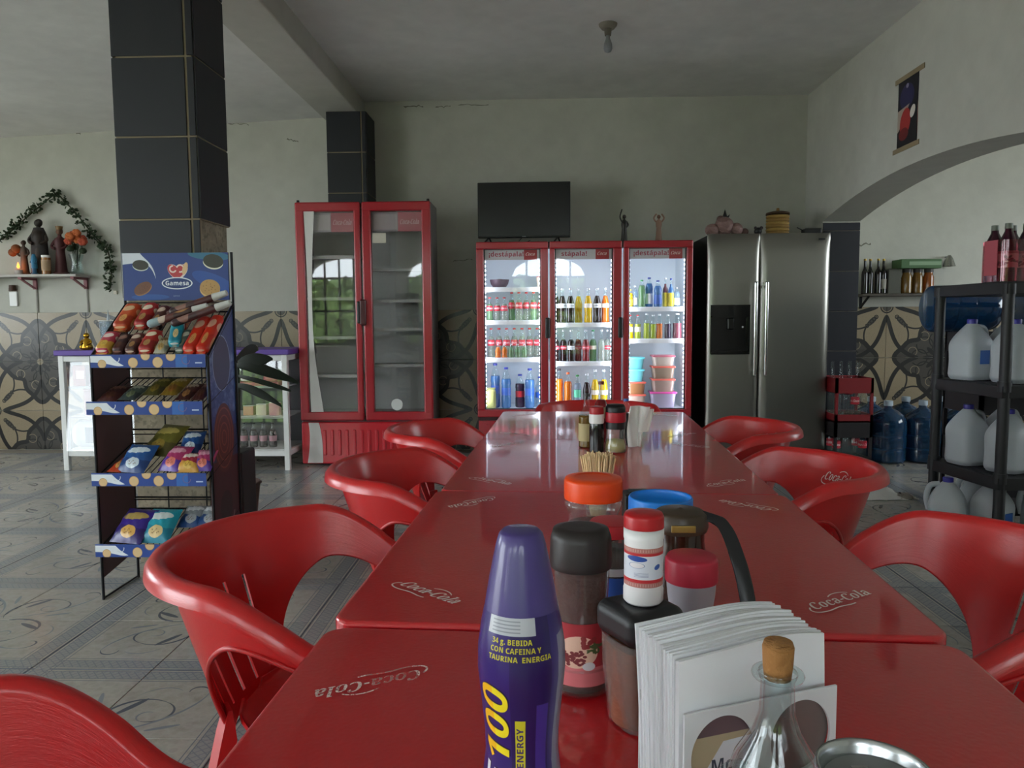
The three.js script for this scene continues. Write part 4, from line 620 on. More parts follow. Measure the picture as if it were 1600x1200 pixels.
    const cookie = (x, y, rx, ry, col, rot = 0, rim) => { c.save(); c.translate(x, y); c.rotate(rot); if (rim) { c.fillStyle = rim; c.beginPath(); c.ellipse(0, ry * 0.22, rx, ry, 0, 0, 7); c.fill(); } c.fillStyle = col; c.beginPath(); c.ellipse(0, 0, rx, ry, 0, 0, 7); c.fill(); c.fillStyle = 'rgba(60,30,15,0.35)'; for (let k = 0; k < 14; k++) { const a = k * 2.4, r = 0.2 + 0.6 * ((k * 7) % 10) / 10; c.beginPath(); c.arc(Math.cos(a) * rx * r, Math.sin(a) * ry * r, 5, 0, 7); c.fill(); } c.restore(); };
    cookie(w * 0.17, h * 0.25, 78, 48, '#2b2620', 0.1, '#c9d0c8'); cookie(w * 0.86, h * 0.18, 98, 66, '#2a2a20', 0.15, '#d8d8c8'); cookie(w * 0.18, h * 0.74, 92, 52, '#6d3f2c', -0.5, '#9a6a44'); cookie(w * 0.82, h * 0.74, 98, 80, '#b98f52', 0.1, '#d8b476');
    // heart emblem with a swirl and a name plate
    const heart = (x, y, s, col) => { c.fillStyle = col; c.beginPath(); c.moveTo(x, y + s * 0.9); c.bezierCurveTo(x - s * 1.5, y, x - s * 0.9, y - s * 1.1, x, y - s * 0.35); c.bezierCurveTo(x + s * 0.9, y - s * 1.1, x + s * 1.5, y, x, y + s * 0.9); c.fill(); };
    heart(w * 0.52, h * 0.38, 108, '#d9c9c6'); heart(w * 0.51, h * 0.37, 96, '#b8303c'); c.strokeStyle = '#e6cfc8'; c.lineWidth = 15; c.beginPath(); c.arc(w * 0.475, h * 0.34, 30, 0.4, 4.8); c.stroke(); c.beginPath(); c.arc(w * 0.545, h * 0.33, 34, 3.4, 8.2); c.stroke(); c.fillStyle = '#d8b48a'; c.beginPath(); c.ellipse(w * 0.59, h * 0.33, 24, 62, 0.3, 0, 7); c.fill();
    c.fillStyle = '#d9dfe8'; c.beginPath(); c.ellipse(w * 0.51, h * 0.64, 150, 60, 0, 0, 7); c.fill(); c.fillStyle = '#17306e'; c.beginPath(); c.ellipse(w * 0.51, h * 0.64, 138, 49, 0, 0, 7); c.fill(); c.fillStyle = '#e2e8ef'; c.font = 'bold 60px sans-serif'; c.textAlign = 'center'; c.fillText('Gamesa', w * 0.51, h * 0.685);
    c.fillStyle = '#8fa0c4'; c.font = '18px sans-serif'; c.fillText('gamesa', w * 0.5, h * 0.92);
  });
  part(t, 'header_sign', box(0.455, 0.2, 0.008, -1.535 - RX, 1.318, -3.245 - RZ), [0, 0, 0, 0, 1, 0].map((k) => (k ? printed(signTex, 0.35) : mat.blackPlastic)), 'blue printed sign with heart emblem and cookies');
  const strip = printed(canvasTex(1024, 112, (c, w, h) => {
    c.fillStyle = '#1c3f8c'; c.fillRect(0, 0, w, h); c.fillStyle = '#2b63b0'; c.fillRect(w * 0.74, 0, w * 0.1, h); c.fillStyle = '#dfe4ea'; c.beginPath(); c.moveTo(0, h * 0.1); c.lineTo(w * 0.18, h * 0.1); c.bezierCurveTo(w * 0.22, h * 0.5, w * 0.24, h * 0.6, w * 0.29, h * 0.85); c.bezierCurveTo(w * 0.2, h, w * 0.18, h * 0.6, 0, h * 0.6); c.fill();
    c.strokeStyle = '#cfd6de'; c.lineWidth = 7; c.beginPath(); c.arc(w * 0.22, h * 0.3, 34, -0.2, 2.4); c.stroke(); const dot = (x, y, r) => { c.fillStyle = '#d8b787'; c.beginPath(); c.arc(w * x, h * y, r, 0, 7); c.fill(); c.strokeStyle = '#b98f58'; c.lineWidth = 4; c.stroke(); };
    dot(0.1, 0.72, 36); dot(0.37, 0.62, 42); dot(0.48, 0.08, 40); dot(0.585, 0.6, 44); dot(0.7, 0.12, 42); c.strokeStyle = '#6d5a86'; c.lineWidth = 6; c.beginPath(); c.arc(w * 0.83, h * 0.45, 34, 0, 5); c.stroke(); c.fillStyle = '#b5c3dd'; c.fillRect(w * 0.91, h * 0.6, w * 0.06, h * 0.1);
  }), 0.35);
  for (const [y, z, up, dp] of trays) {
    const wires = [bar(q(-1.765, y, z), q(-1.305, y, z), 0.004), bar(q(-1.765, y + up, z - dp), q(-1.305, y + up, z - dp), 0.004), bar(q(-1.765, y + up + 0.04, z - dp), q(-1.305, y + up + 0.04, z - dp), 0.003), bar(q(-1.765, y, z), q(-1.765, y + up, z - dp), 0.004), bar(q(-1.305, y, z), q(-1.305, y + up, z - dp), 0.004)];
    for (let k = 1; k < 18; k++) { const x = lerp(-1.765, -1.305, k / 18); wires.push(bar(q(x, y, z), q(x, y + up, z - dp), 0.0022, 5)); }
    const tr = part(t, 'wire_tray', merge(wires), frame); part(tr, 'printed_strip', box(0.462, 0.052, 0.004, -1.537 - RX, y + 0.005, z + 0.006 - RZ), strip, 'blue strip printed with round cookies');
  }
}
// packets on the tiers: u across the tray, s up the slope
const SLOPE = trays.map(([, , up, dp]) => Math.atan2(up, dp));
function onTray(k, u, s, lift) { const [y, z, up, dp] = trays[k], L = Math.hypot(up, dp), t = s / L; return [lerp(-1.75, -1.32, u), y + up * t + lift, z - dp * t]; }
const rollG = {}, pillowG = {};
function packet(k, u, s, w, l, h, m, label, { roll = false, spin = 0, lift = 0.006, name = 'cookie_packet', tilt } = {}) {
  const t = thing(name, label, 'packet', onTray(k, u, s, lift), 0, 'snacks on the rack'); t.rotation.order = 'YXZ'; t.rotation.set(-(R90 - (tilt ?? SLOPE[k])), spin, 0);
  const key = [w, l, h].join();
  if (roll) { rollG[key] ??= [rbox(w, l, h, h * 0.42, 0, l / 2, h / 2, 4), box(w * 0.7, 0.016, 0.004, 0, 0, h / 2)]; part(t, 'wrapper', rollG[key][0], m); for (const y of [-0.002, l + 0.002]) part(t, 'crimped_end', rollG[key][1], m).position.y = y; }
  else { pillowG[key] ??= pillow(w, l, h).translate(0, 0, h / 2); part(t, 'wrapper', pillowG[key], m); }
  return t;
}
{
  const T = 'on the top rack tier', a = { roll: true };
  packet(0, 0.06, 0.02, 0.062, 0.12, 0.05, wrap.pink, 'pink cookie roll with yellow print at the left front ' + T, a);
  packet(0, 0.2, 0.02, 0.05, 0.11, 0.045, wrap.choc, 'narrow dark packet beside the pink roll ' + T, a);
  packet(0, 0.32, 0.02, 0.052, 0.115, 0.045, wrap.brown, 'brown cookie packet third from left ' + T, a);
  packet(0, 0.46, 0.02, 0.062, 0.13, 0.05, wrap.red, 'red cookie packet with cream plate ' + T, a);
  packet(0, 0.59, 0.02, 0.05, 0.1, 0.04, wrap.cream, 'cream packet with gold foil in the middle ' + T);
  packet(0, 0.72, 0.03, 0.05, 0.19, 0.045, wrap.teal, 'turquoise cookie roll leaning across the others ' + T, { roll: true, spin: 0.28, lift: 0.03 });
  packet(0, 0.77, 0.03, 0.045, 0.13, 0.04, wrap.grey, 'grey green packet under the turquoise roll ' + T, a);
  packet(0, 0.87, 0.02, 0.056, 0.22, 0.05, wrap.scarlet, 'bright red cookie packet second from right ' + T, a);
  packet(0, 0.985, 0.02, 0.05, 0.23, 0.05, wrap.scarlet, 'bright red cookie packet against the right panel ' + T, a);
  packet(0, 0.1, 0.16, 0.07, 0.16, 0.055, wrap.orange, 'orange cookie packet in the back left ' + T, { roll: true, lift: 0.012 });
  packet(0, 0.28, 0.17, 0.06, 0.155, 0.055, wrap.red, 'red cookie packet behind the brown one ' + T, { roll: true, lift: 0.012 });
  packet(0, 0.42, 0.17, 0.05, 0.14, 0.05, wrap.brown, 'dark packet in the back row ' + T, { roll: true, lift: 0.012 });
  packet(0, 0.65, 0.16, 0.06, 0.15, 0.05, wrap.orange, 'orange brown packet under the long rolls ' + T, { roll: true, lift: 0.012 });
  const long = (label, at, turn, tiltz, m, end) => { const t = thing('cookie_roll', label, 'packet', at, turn, 'snacks on the rack'); t.rotation.z = tiltz; part(t, 'wrapper', new THREE.CapsuleGeometry(0.016, 0.17, 6, 16).rotateZ(R90), m); part(t, 'white_end', merge(cyl(0.0165, 0.012, 0.06, 0, 0, 0, 14).rotateZ(-R90).translate(0.095, 0, 0)), MAT('#c9c9c4', 0.5)); if (end) part(t, 'printed_end', new THREE.CapsuleGeometry(0.0172, 0.03, 4, 14).rotateZ(R90).translate(-0.07, 0, 0), MAT('#8fa3a8', 0.5)); };
  long('long dark cookie roll with white tip lying across ' + T, [-1.42, 1.195, -3.13], 0.0, 0.32, wrap.choc, false);
  long('second long cookie roll with silver printed end ' + T, [-1.49, 1.145, -3.09], 0.05, 0.3, wrap.brown, true);
  long('long white wrapped roll sticking out past the right panel ' + T, [-1.38, 1.15, -3.06], 0.02, 0.34, wrap.choc, false);
  const M = 'on the second rack tier';
  packet(1, 0.1, 0.03, 0.08, 0.15, 0.03, wrap.choc, 'dark flat packet at the left ' + M);
  packet(1, 0.28, 0.04, 0.07, 0.14, 0.03, wrap.grey, 'grey packet lying flat ' + M);
  packet(1, 0.46, 0.08, 0.07, 0.17, 0.035, wrap.olive, 'olive gold packet left of two ' + M);
  packet(1, 0.63, 0.08, 0.07, 0.17, 0.035, wrap.yellow, 'golden packet right of two ' + M);
  packet(1, 0.8, 0.04, 0.06, 0.16, 0.03, wrap.brown, 'brown striped packet second from right ' + M);
  packet(1, 0.94, 0.04, 0.05, 0.16, 0.03, wrap.choc, 'dark packet against the right panel ' + M);
  const N = 'on the third rack tier';
  packet(2, 0.14, 0.02, 0.07, 0.18, 0.04, wrap.orange, 'tan snack bag leaning at the left ' + N, { name: 'snack_bag', spin: -0.3 });
  packet(2, 0.31, 0.02, 0.13, 0.14, 0.05, wrap.blue, 'blue white snack bag ' + N, { name: 'snack_bag', spin: -0.2, tilt: 0.75 });
  packet(2, 0.42, 0.13, 0.15, 0.17, 0.05, wrap.olive, 'olive gold snack bag heaped at the back ' + N, { name: 'snack_bag', spin: -0.4, tilt: 0.7, lift: 0.02 });
  packet(2, 0.66, 0.03, 0.1, 0.13, 0.05, wrap.magenta, 'pink blue snack bag in the middle ' + N, { name: 'snack_bag', spin: -0.3, tilt: 0.7 });
  packet(2, 0.74, 0.14, 0.09, 0.12, 0.05, wrap.blue, 'dark blue snack bag at the back right ' + N, { name: 'snack_bag', tilt: 0.8, lift: 0.02 });
  packet(2, 0.84, 0.02, 0.09, 0.1, 0.05, wrap.pink, 'red foil snack bag second from right ' + N, { name: 'snack_bag', tilt: 0.7 });
  packet(2, 0.96, 0.03, 0.08, 0.11, 0.05, wrap.magenta, 'violet snack bag against the right panel ' + N, { name: 'snack_bag', tilt: 0.7 });
  const B = 'on the bottom rack tier';
  packet(3, 0.24, 0.02, 0.15, 0.16, 0.06, wrap.purple, 'large purple snack bag with gold print ' + B, { name: 'snack_bag', spin: -0.25, tilt: 0.75 });
  packet(3, 0.5, 0.02, 0.13, 0.16, 0.06, wrap.teal, 'turquoise snack bag with yellow print ' + B, { name: 'snack_bag', spin: -0.1, tilt: 0.75 });
  packet(3, 0.72, 0.12, 0.1, 0.13, 0.05, wrap.silver, 'silver blue snack bag left of two ' + B, { name: 'snack_bag', tilt: 0.5, lift: 0.01 });
  packet(3, 0.9, 0.12, 0.1, 0.13, 0.05, wrap.silver, 'silver blue snack bag against the right panel ' + B, { name: 'snack_bag', tilt: 0.5, lift: 0.01 });
}
// black box and leafy plant behind the rack
{ const t = thing('loudspeaker', 'narrow black box with a ribbed front behind the snack rack', 'box', [-1.34, 0, -3.37]); part(t, 'case', rbox(0.085, 0.55, 0.16, 0.01, 0, 0.275, 0), mat.blackPlastic); for (let k = 0; k < 11; k++) part(t, 'rib', box(0.07, 0.008, 0.006, 0, 0.06 + k * 0.042, 0.082), MAT('#202024', 0.5)); }
{
  const t = thing('potted_plant', 'dark broad-leaved plant between the snack rack and the display case', 'plant', [-1.63, 0, -4.05]), leafM = PHY('#1d2c1c', 0.4, { side: THREE.DoubleSide });
  part(t, 'pot', lathe([[0, 0], [0.09, 0], [0.12, 0.24], [0.13, 0.25], [0.12, 0.26], [0.11, 0.22], [0, 0.22]], 24), MAT('#4a2c22', 0.7));
  const leaf = (a, tip, w, droop) => sheet(10, 14, (u, v) => { const s = u * 2 - 1, k = Math.pow(Math.sin(Math.PI * clamp(v * 0.97 + 0.03)), 0.75), p = V(...a).lerp(V(...tip), v), d = V(...tip).sub(V(...a)).normalize(), sd = V(-d.z * 0.35, 1, d.x * 0.35).normalize(); return p.addScaledVector(sd, s * w * k / 2).add(V(0, -droop * v * v + 0.012 * s * s, 0)); }, 0.0015);
  [[[0.05, 0.9, 0.05], [0.27, 0.925, 0.15], 0.075, 0.0], [[0.03, 0.885, 0.05], [0.4, 0.85, 0.15], 0.07, 0.05], [[0.05, 0.83, 0.05], [0.36, 0.76, 0.15], 0.03, 0.0], [[0.03, 0.78, 0.05], [0.31, 0.73, 0.15], 0.06, 0.05], [[-0.05, 0.86, 0], [-0.3, 0.95, -0.1], 0.09, 0.06], [[0, 0.9, -0.02], [0.05, 1.0, -0.25], 0.09, 0.04]].forEach(([a, b, w, d]) => { part(t, 'leaf', leaf(a, b, w, d), leafM); part(t, 'stem', tube([[0, 0.22, 0], [a[0] * 0.5 + 0.01, 0.55, a[2] * 0.6], a], 0.006, 12, 6), leafM); });
}

// ---------------------------------------------------------------- white display case with purple top
{
  const X = -2.735, Z = -5.9, t = thing('display_case', 'white framed glass display case with a purple top', 'cabinet', [X, 0, Z]), w = 1.74, D = 0.5;
  part(t, 'purple_top', rbox(w + 0.04, 0.04, D + 0.04, 0.006, 0, 0.895, 0), MAT('#5a3a96', 0.5));
  const fr = [], L = w / 2 - 0.02;
  for (const x of [-L, L]) for (const z of [-0.23, 0.23]) part(t, 'leg', rbox(0.04, 0.875, 0.04, 0.004, x, 0.4375, z), mat.whiteMetal);
  for (const y of [0.13, 0.85]) for (const z of [-0.23, 0.23]) fr.push(box(w - 0.08, 0.04, 0.03, 0, y, z)); for (const y of [0.13, 0.85]) for (const x of [-L, L]) fr.push(box(0.03, 0.04, 0.42, x, y, 0)); fr.push(box(0.03, 0.7, 0.03, 0, 0.49, 0.23));
  part(t, 'frame', merge(fr), mat.whiteMetal); part(t, 'bottom_board', box(w - 0.06, 0.012, 0.44, 0, 0.15, 0), mat.whiteMetal);
  part(t, 'back_board', box(w - 0.06, 0.7, 0.006, 0, 0.49, -0.215), MAT('#4a4a50', 0.5));
  for (const y of [0.4, 0.63]) part(t, 'glass_shelf', merge(box(w - 0.06, 0.008, 0.42, 0, y, 0), box(w - 0.06, 0.016, 0.008, 0, y, 0.206)), y < 0.5 ? mat.whiteMetal : MAT('#c9d0d2', 0.3));
  for (const [x, wd] of [[-0.43, 0.81], [0.43, 0.81]]) { part(t, 'glass_front', box(wd, 0.68, 0.005).rotateX(-0.085).translate(x, 0.49, 0.232), mat.glass); }
  part(t, 'glass_side', box(0.005, 0.68, 0.42, -L, 0.49, 0), mat.glass); part(t, 'glass_side', box(0.005, 0.68, 0.42, L, 0.49, 0), mat.glass);
  const goods = (name, label, x, y, z, g, m, cat = 'goods', extra) => { const o = thing(name, label + ' inside the display case', cat, [X + x, y, Z + z]); part(o, 'body', g, m); if (extra) part(o, extra[0], extra[1], extra[2]); return o; };
  goods('grain_sack', 'white printed sack on the bottom left', -0.72, 0.156, 0.02, rbox(0.34, 0.2, 0.26, 0.08, 0, 0.1, 0, 4), MAT('#b9b9be', 0.7), 'sack', ['printed_patch', rbox(0.14, 0.12, 0.012, 0.005, 0.04, 0.1, 0.128), MAT('#4a4c58', 0.7)]);
  for (let k = 0; k < 4; k++) bottle({ name: 'small_bottle', label: ['first', 'second', 'third', 'fourth'][k] + ' dark pink-banded bottle from left inside the white display case', group: 'dark bottles in the display case', at: [X + 0.47 + k * 0.075, 0.156, Z + 0.1], h: 0.19, r: 0.03, liquid: liq.cola, band: MAT('#b98a94', 0.5), bandAt: [0.25, 0.48], cap: capM.dark });
  goods('paper_bag', 'pale paper bag left of the dark bottles', 0.3, 0.156, 0.08, pillow(0.12, 0.18, 0.08).translate(0, 0, 0.04), MAT('#c4b9b6', 0.8), 'bag', ['fold', box(0.1, 0.012, 0.01, 0, 0.178, 0.04), mat.paper]);
  goods('toy_box', 'pinkish red box on the left middle shelf', -0.7, 0.404, 0.08, rbox(0.12, 0.19, 0.1, 0.008, 0, 0.095, 0), MAT('#8c5a5e', 0.6), 'box', ['lid', rbox(0.124, 0.02, 0.104, 0.005, 0, 0.198, 0), MAT('#a87a78', 0.6)]);
  goods('glass_jar', 'green jar beside the pinkish box', -0.55, 0.404, 0.06, lathe([[0, 0], [0.04, 0], [0.045, 0.02], [0.045, 0.13], [0.035, 0.15], [0, 0.15]], 20), liq.green, 'jar', ['lid', cyl(0.037, 0.037, 0.02, 0, 0.15, 0), mat.whitePlastic]);
  goods('toy_box', 'red and white carton on the upper left shelf', -0.78, 0.634, 0.1, rbox(0.1, 0.16, 0.08, 0.006, 0, 0.08, 0), MAT('#93443c', 0.6), 'box', ['white_panel', box(0.06, 0.06, 0.004, 0.01, 0.09, 0.041), mat.paper]);
  goods('teal_tin', 'dark teal tin on the right middle shelf', 0.36, 0.404, 0.08, lathe([[0, 0], [0.06, 0], [0.06, 0.1], [0.05, 0.12], [0, 0.12]], 20), MAT('#2c6a68', 0.5), 'tin', ['lid', cyl(0.052, 0.05, 0.015, 0, 0.12, 0), MAT('#1f4a4a', 0.5)]);
  goods('pink_tray', 'pink tray of cakes on the upper right shelf', 0.6, 0.634, 0.06, merge(rbox(0.36, 0.03, 0.24, 0.01, 0, 0.015, 0), rbox(0.12, 0.05, 0.14, 0.02, 0.1, 0.055, 0)), MAT('#b8616a', 0.6), 'tray', ['icing', rbox(0.1, 0.03, 0.12, 0.014, -0.08, 0.05, 0.02), mat.paper]);
  for (let k = 0; k < 3; k++) goods('soap_carton', ['pale orange', 'cream', 'pink'][k] + ' small carton on the right middle shelf', 0.52 + k * 0.1, 0.404, 0.1, rbox(0.08, 0.07 + k * 0.012, 0.06, 0.005, 0, 0.035 + k * 0.006, 0), MAT(['#c99a7a', '#cfc3ab', '#c98f94'][k], 0.6), 'box', ['end_flap', box(0.076, 0.004, 0.056, 0, 0.073 + k * 0.012, 0), mat.paper]);
  // on the purple top
  const gold = MAT('#b58a2a', 0.25, 0.9), f = thing('gold_figurine', 'small golden figurine on the left end of the purple top', 'figurine', [-3.44, 0.915, -5.76]);
  part(f, 'seated_body', merge(lathe([[0, 0], [0.038, 0], [0.042, 0.02], [0.03, 0.05], [0.026, 0.075], [0.012, 0.09]], 20), ball(0.02, -0.026, 0.022, 0.02, 8), ball(0.02, 0.026, 0.022, 0.02, 8)), gold); part(f, 'head', ball(0.022, 0, 0.108, 0.002, 10), gold); for (const k of [-1, 1]) part(f, 'arm', tube([[k * 0.024, 0.075, 0], [k * 0.04, 0.055, 0.015], [k * 0.02, 0.045, 0.03]], 0.009, 10, 6), gold);
  const c = thing('plastic_cup', 'clear plastic cup of pale blue napkins beside the golden figurine', 'cup', [-3.31, 0.915, -5.84]); part(c, 'cup_body', lathe([[0, 0], [0.05, 0], [0.068, 0.22], [0.064, 0.22], [0.046, 0.005], [0, 0.005]], 28), PHY('#dfe8ee', 0.15, { transmission: 0.8, thickness: 0, side: THREE.DoubleSide })); part(c, 'rim', new THREE.TorusGeometry(0.067, 0.004, 6, 32).rotateX(R90).translate(0, 0.22, 0), mat.whitePlastic); part(c, 'blue_paper', merge(cyl(0.036, 0.05, 0.16, 0, 0.01, 0, 9)), MAT('#8fa9b8', 0.85)); part(c, 'tall_tip', new THREE.ConeGeometry(0.02, 0.14, 8).translate(0.0, 0.24, 0), MAT('#c3ccd2', 0.7));
}

// ---------------------------------------------------------------- household altar on the back wall
{
  const t = thing('altar_shelf', 'white wall shelf on pink brackets holding religious statues', 'shelf', [-4.4, 1.53, -6.48]); part(t, 'board', rbox(1.06, 0.022, 0.22, 0.004, 0, -0.011, 0), MAT('#b8b3ae', 0.6));
  for (const x of [0.49, 0.04, -0.42]) { const b = part(t, 'bracket', merge(box(0.03, 0.02, 0.2, x, -0.032, 0), box(0.03, 0.1, 0.02, x, -0.07, -0.1), loft([[x, -0.04, 0.08, 0.02, 0.01], [x, -0.11, -0.09, 0.02, 0.01]], [1, 0, 0])), MAT('#8f5a5e', 0.6)); part(b, 'hanging_strip', box(0.012, 0.24, 0.004, x, -0.2, -0.112), MAT('#8b8780', 0.8)); }
  const brown = MAT('#2e221c', 0.6), maroon = MAT('#4a1f22', 0.6), skin = MAT('#6a4a38', 0.7), Y = 1.5305;
  const s1 = figure('saint_statue', 'tall dark robed statue in the middle of the altar shelf', [-4.25, Y, -6.5], 2.4, brown, MAT('#2a2320', 0.6)); part(s1, 'cloak', lathe([[0.075, 0.02], [0.07, 0.2], [0.066, 0.34], [0.04, 0.4]], 18).scale(1, 1, 0.6), MAT('#241d1d', 0.7));
  const s2 = figure('saint_statue', 'maroon robed statue beside the flower vase on the altar', [-4.07, Y, -6.5], 2.0, maroon, skin); part(s2, 'crown', lathe([[0.024, 0.38], [0.03, 0.41], [0.026, 0.405]], 10), MAT('#7a5a2a', 0.5));
  const s3 = figure('saint_statue', 'small statue with orange flowers at the left of the altar', [-4.39, Y, -6.5], 1.5, MAT('#5a4a42', 0.7), MAT('#3c2c26', 0.7)); part(s3, 'flower_wreath', merge(ball(0.04, -0.05, 0.22, 0.02, 6), ball(0.035, -0.08, 0.19, 0.02, 6)), MAT('#8a4a24', 0.8));
  const s4 = figure('saint_statue', 'small blue robed statue in front of the tall dark one', [-4.25, Y, -6.415], 0.85, MAT('#24587a', 0.5), MAT('#58c9c0', 0.4)); part(s4, 'veil', lathe([[0.026, 0.05], [0.024, 0.13], [0.012, 0.17]], 14), MAT('#2b78a0', 0.5));
  const v = thing('flower_vase', 'glass vase with orange flowers on the altar shelf', 'vase', [-3.915, Y, -6.47]); part(v, 'glass_body', lathe([[0, 0], [0.05, 0], [0.055, 0.03], [0.04, 0.1], [0.06, 0.17], [0.056, 0.17], [0.036, 0.1], [0.04, 0.02], [0, 0.01]], 20), mat.clear);
  for (let k = 0; k < 9; k++) { const a = k * 2.4, r = 0.03 + 0.07 * (k / 9), x = Math.cos(a) * r * 0.9, z = Math.sin(a) * r * 0.5, y = 0.3 + 0.06 * ((k * 5) % 4) / 3 - r * 0.3; const f = part(v, 'flower', merge(...Array.from({ length: 6 }, (_, i) => ball(0.022, x + Math.cos(i * 1.05) * 0.02, y + Math.sin(i * 1.05) * 0.014, z + 0.012, 5))), MAT(k % 3 ? '#a8442a' : '#b8602e', 0.8)); part(f, 'stem', bar([0, 0.05, 0], [x, y, z], 0.003, 5), MAT('#2f4026', 0.8)); }
  part(v, 'leaves', merge(...Array.from({ length: 12 }, (_, k) => ball(0.03, Math.cos(k * 2.1) * 0.06, 0.22 + (k % 3) * 0.02, Math.sin(k * 2.1) * 0.035, 5).scale(1, 0.9, 1))), MAT('#26351f', 0.9));
  const c = thing('votive_candle', 'lit white votive candle on the altar shelf', 'candle', [-4.385, Y, -6.41]); part(c, 'wax', lathe([[0, 0], [0.03, 0], [0.033, 0.03], [0.03, 0.045], [0, 0.042]], 20), MAT('#b8ada6', 0.5)); part(c, 'flame', lathe([[0, 0.05], [0.012, 0.062], [0.009, 0.078], [0, 0.105]], 12), new THREE.MeshStandardMaterial({ color: '#ffb060', emissive: '#ff8a30', emissiveIntensity: 3 })); { const l = new THREE.PointLight('#ff9a48', 0.015); l.name = 'flame_light'; l.position.set(0, 0.08, 0); l.castShadow = true; c.add(l); }
  const g = thing('glass_candle', 'amber glass candle right of the blue statue', 'candle', [-4.15, Y, -6.42]); part(g, 'glass_body', cyl(0.034, 0.036, 0.14, 0, 0, 0, 18), PHY('#a8703a', 0.2, { transmission: 0.3, thickness: 0 })); part(g, 'picture_band', lathe([[0.0365, 0.03], [0.0375, 0.12]], 18), MAT('#a88a6a', 0.6)); part(g, 'white_top', cyl(0.034, 0.034, 0.02, 0, 0.14, 0, 18), mat.paper);
  // leafy garland over the shelf
  const gar = thing('leaf_garland', 'green leaf garland forming a gable over the altar', 'garland', [-4.12, 2.2, -6.57]), path = [[-0.5, -0.36], [-0.36, -0.24], [-0.18, -0.1], [0, 0.03], [0.16, -0.14], [0.3, -0.32], [0.42, -0.45], [0.45, -0.6], [0.43, -0.78]], curve = new THREE.CatmullRomCurve3(path.map(([x, y]) => V(x, y, 0)), false, 'catmullrom', 0.1);
  part(gar, 'vine', new THREE.TubeGeometry(curve, 60, 0.006, 5, false), MAT('#3a3a24', 0.9));
  const leaves = [], lg = new THREE.SphereGeometry(1, 6, 4); for (let k = 0; k < 420; k++) { const p = curve.getPoint(rnd()); leaves.push(moved(lg.clone().scale(0.018, 0.004, 0.011), p.x + rnd(-0.04, 0.04), p.y + rnd(-0.035, 0.035), rnd(-0.005, 0.05), rnd(6), rnd(3), rnd(3))); }
  part(gar, 'leaves', merge(leaves), MAT('#33432b', 0.85)).userData.kind = 'stuff';
  const sw = thing('wall_socket', 'white wall socket box with a brown plug under the altar', 'socket', [-4.565, 1.36, -6.6]); part(sw, 'cover', rbox(0.07, 0.13, 0.02, 0.006, 0, -0.03, 0.01), mat.whitePlastic); part(sw, 'plug', merge(cyl(0.03, 0.026, 0.05, 0, 0.04, 0.02, 14)), MAT('#4a2f22', 0.6));
  const box2 = thing('junction_box', 'tiny pale junction box under the end of the garland', 'box', [-3.66, 1.38, -6.6]); part(box2, 'cover', rbox(0.03, 0.03, 0.015, 0.003, 0, 0, 0.0075), mat.cream); part(box2, 'screw', cyl(0.003, 0.003, 0.002, 0, 0, 0, 8).rotateX(R90).translate(0, 0, 0.015), mat.steel);
}
// poster on the right wall
{
  const t = thing('wall_poster', 'tall dark poster of a robed figure taped above the arch', 'poster', [XR, 2.365, -4.84], -R90 - 0.0);
  const pic = canvasTex(256, 512, (c, w, h) => { c.fillStyle = '#14121a'; c.fillRect(0, 0, w, h); c.fillStyle = '#2c2a52'; c.beginPath(); c.ellipse(w * 0.45, h * 0.28, w * 0.36, h * 0.18, 0.3, 0, 7); c.fill(); c.fillStyle = '#8d86a0'; c.beginPath(); c.arc(w * 0.46, h * 0.13, 17, 0, 7); c.fill(); c.fillStyle = '#a9978a'; c.beginPath(); c.moveTo(0, h * 0.44); c.lineTo(w * 0.6, h * 0.4); c.lineTo(w * 0.1, h * 0.72); c.lineTo(0, h * 0.75); c.fill(); c.fillStyle = '#a83030'; c.beginPath(); c.ellipse(w * 0.4, h * 0.64, w * 0.26, h * 0.2, 0.15, 0, 7); c.fill(); c.fillStyle = '#6d1f22'; c.beginPath(); c.ellipse(w * 0.34, h * 0.8, w * 0.24, h * 0.09, 0, 0, 7); c.fill(); c.fillStyle = '#d3ccc4'; c.beginPath(); c.ellipse(w * 0.76, h * 0.53, w * 0.12, h * 0.09, 0.4, 0, 7); c.fill(); });
  part(t, 'printed_sheet', box(0.25, 0.42, 0.003, 0, 0, 0.003), printed(pic, 0.5)); part(t, 'tape_strip', box(0.36, 0.03, 0.004, 0.01, 0.212, 0.004), MAT('#8d7d60', 0.6)); part(t, 'tape_strip', box(0.33, 0.028, 0.004, -0.01, -0.212, 0.004), MAT('#8d7d60', 0.6));
}

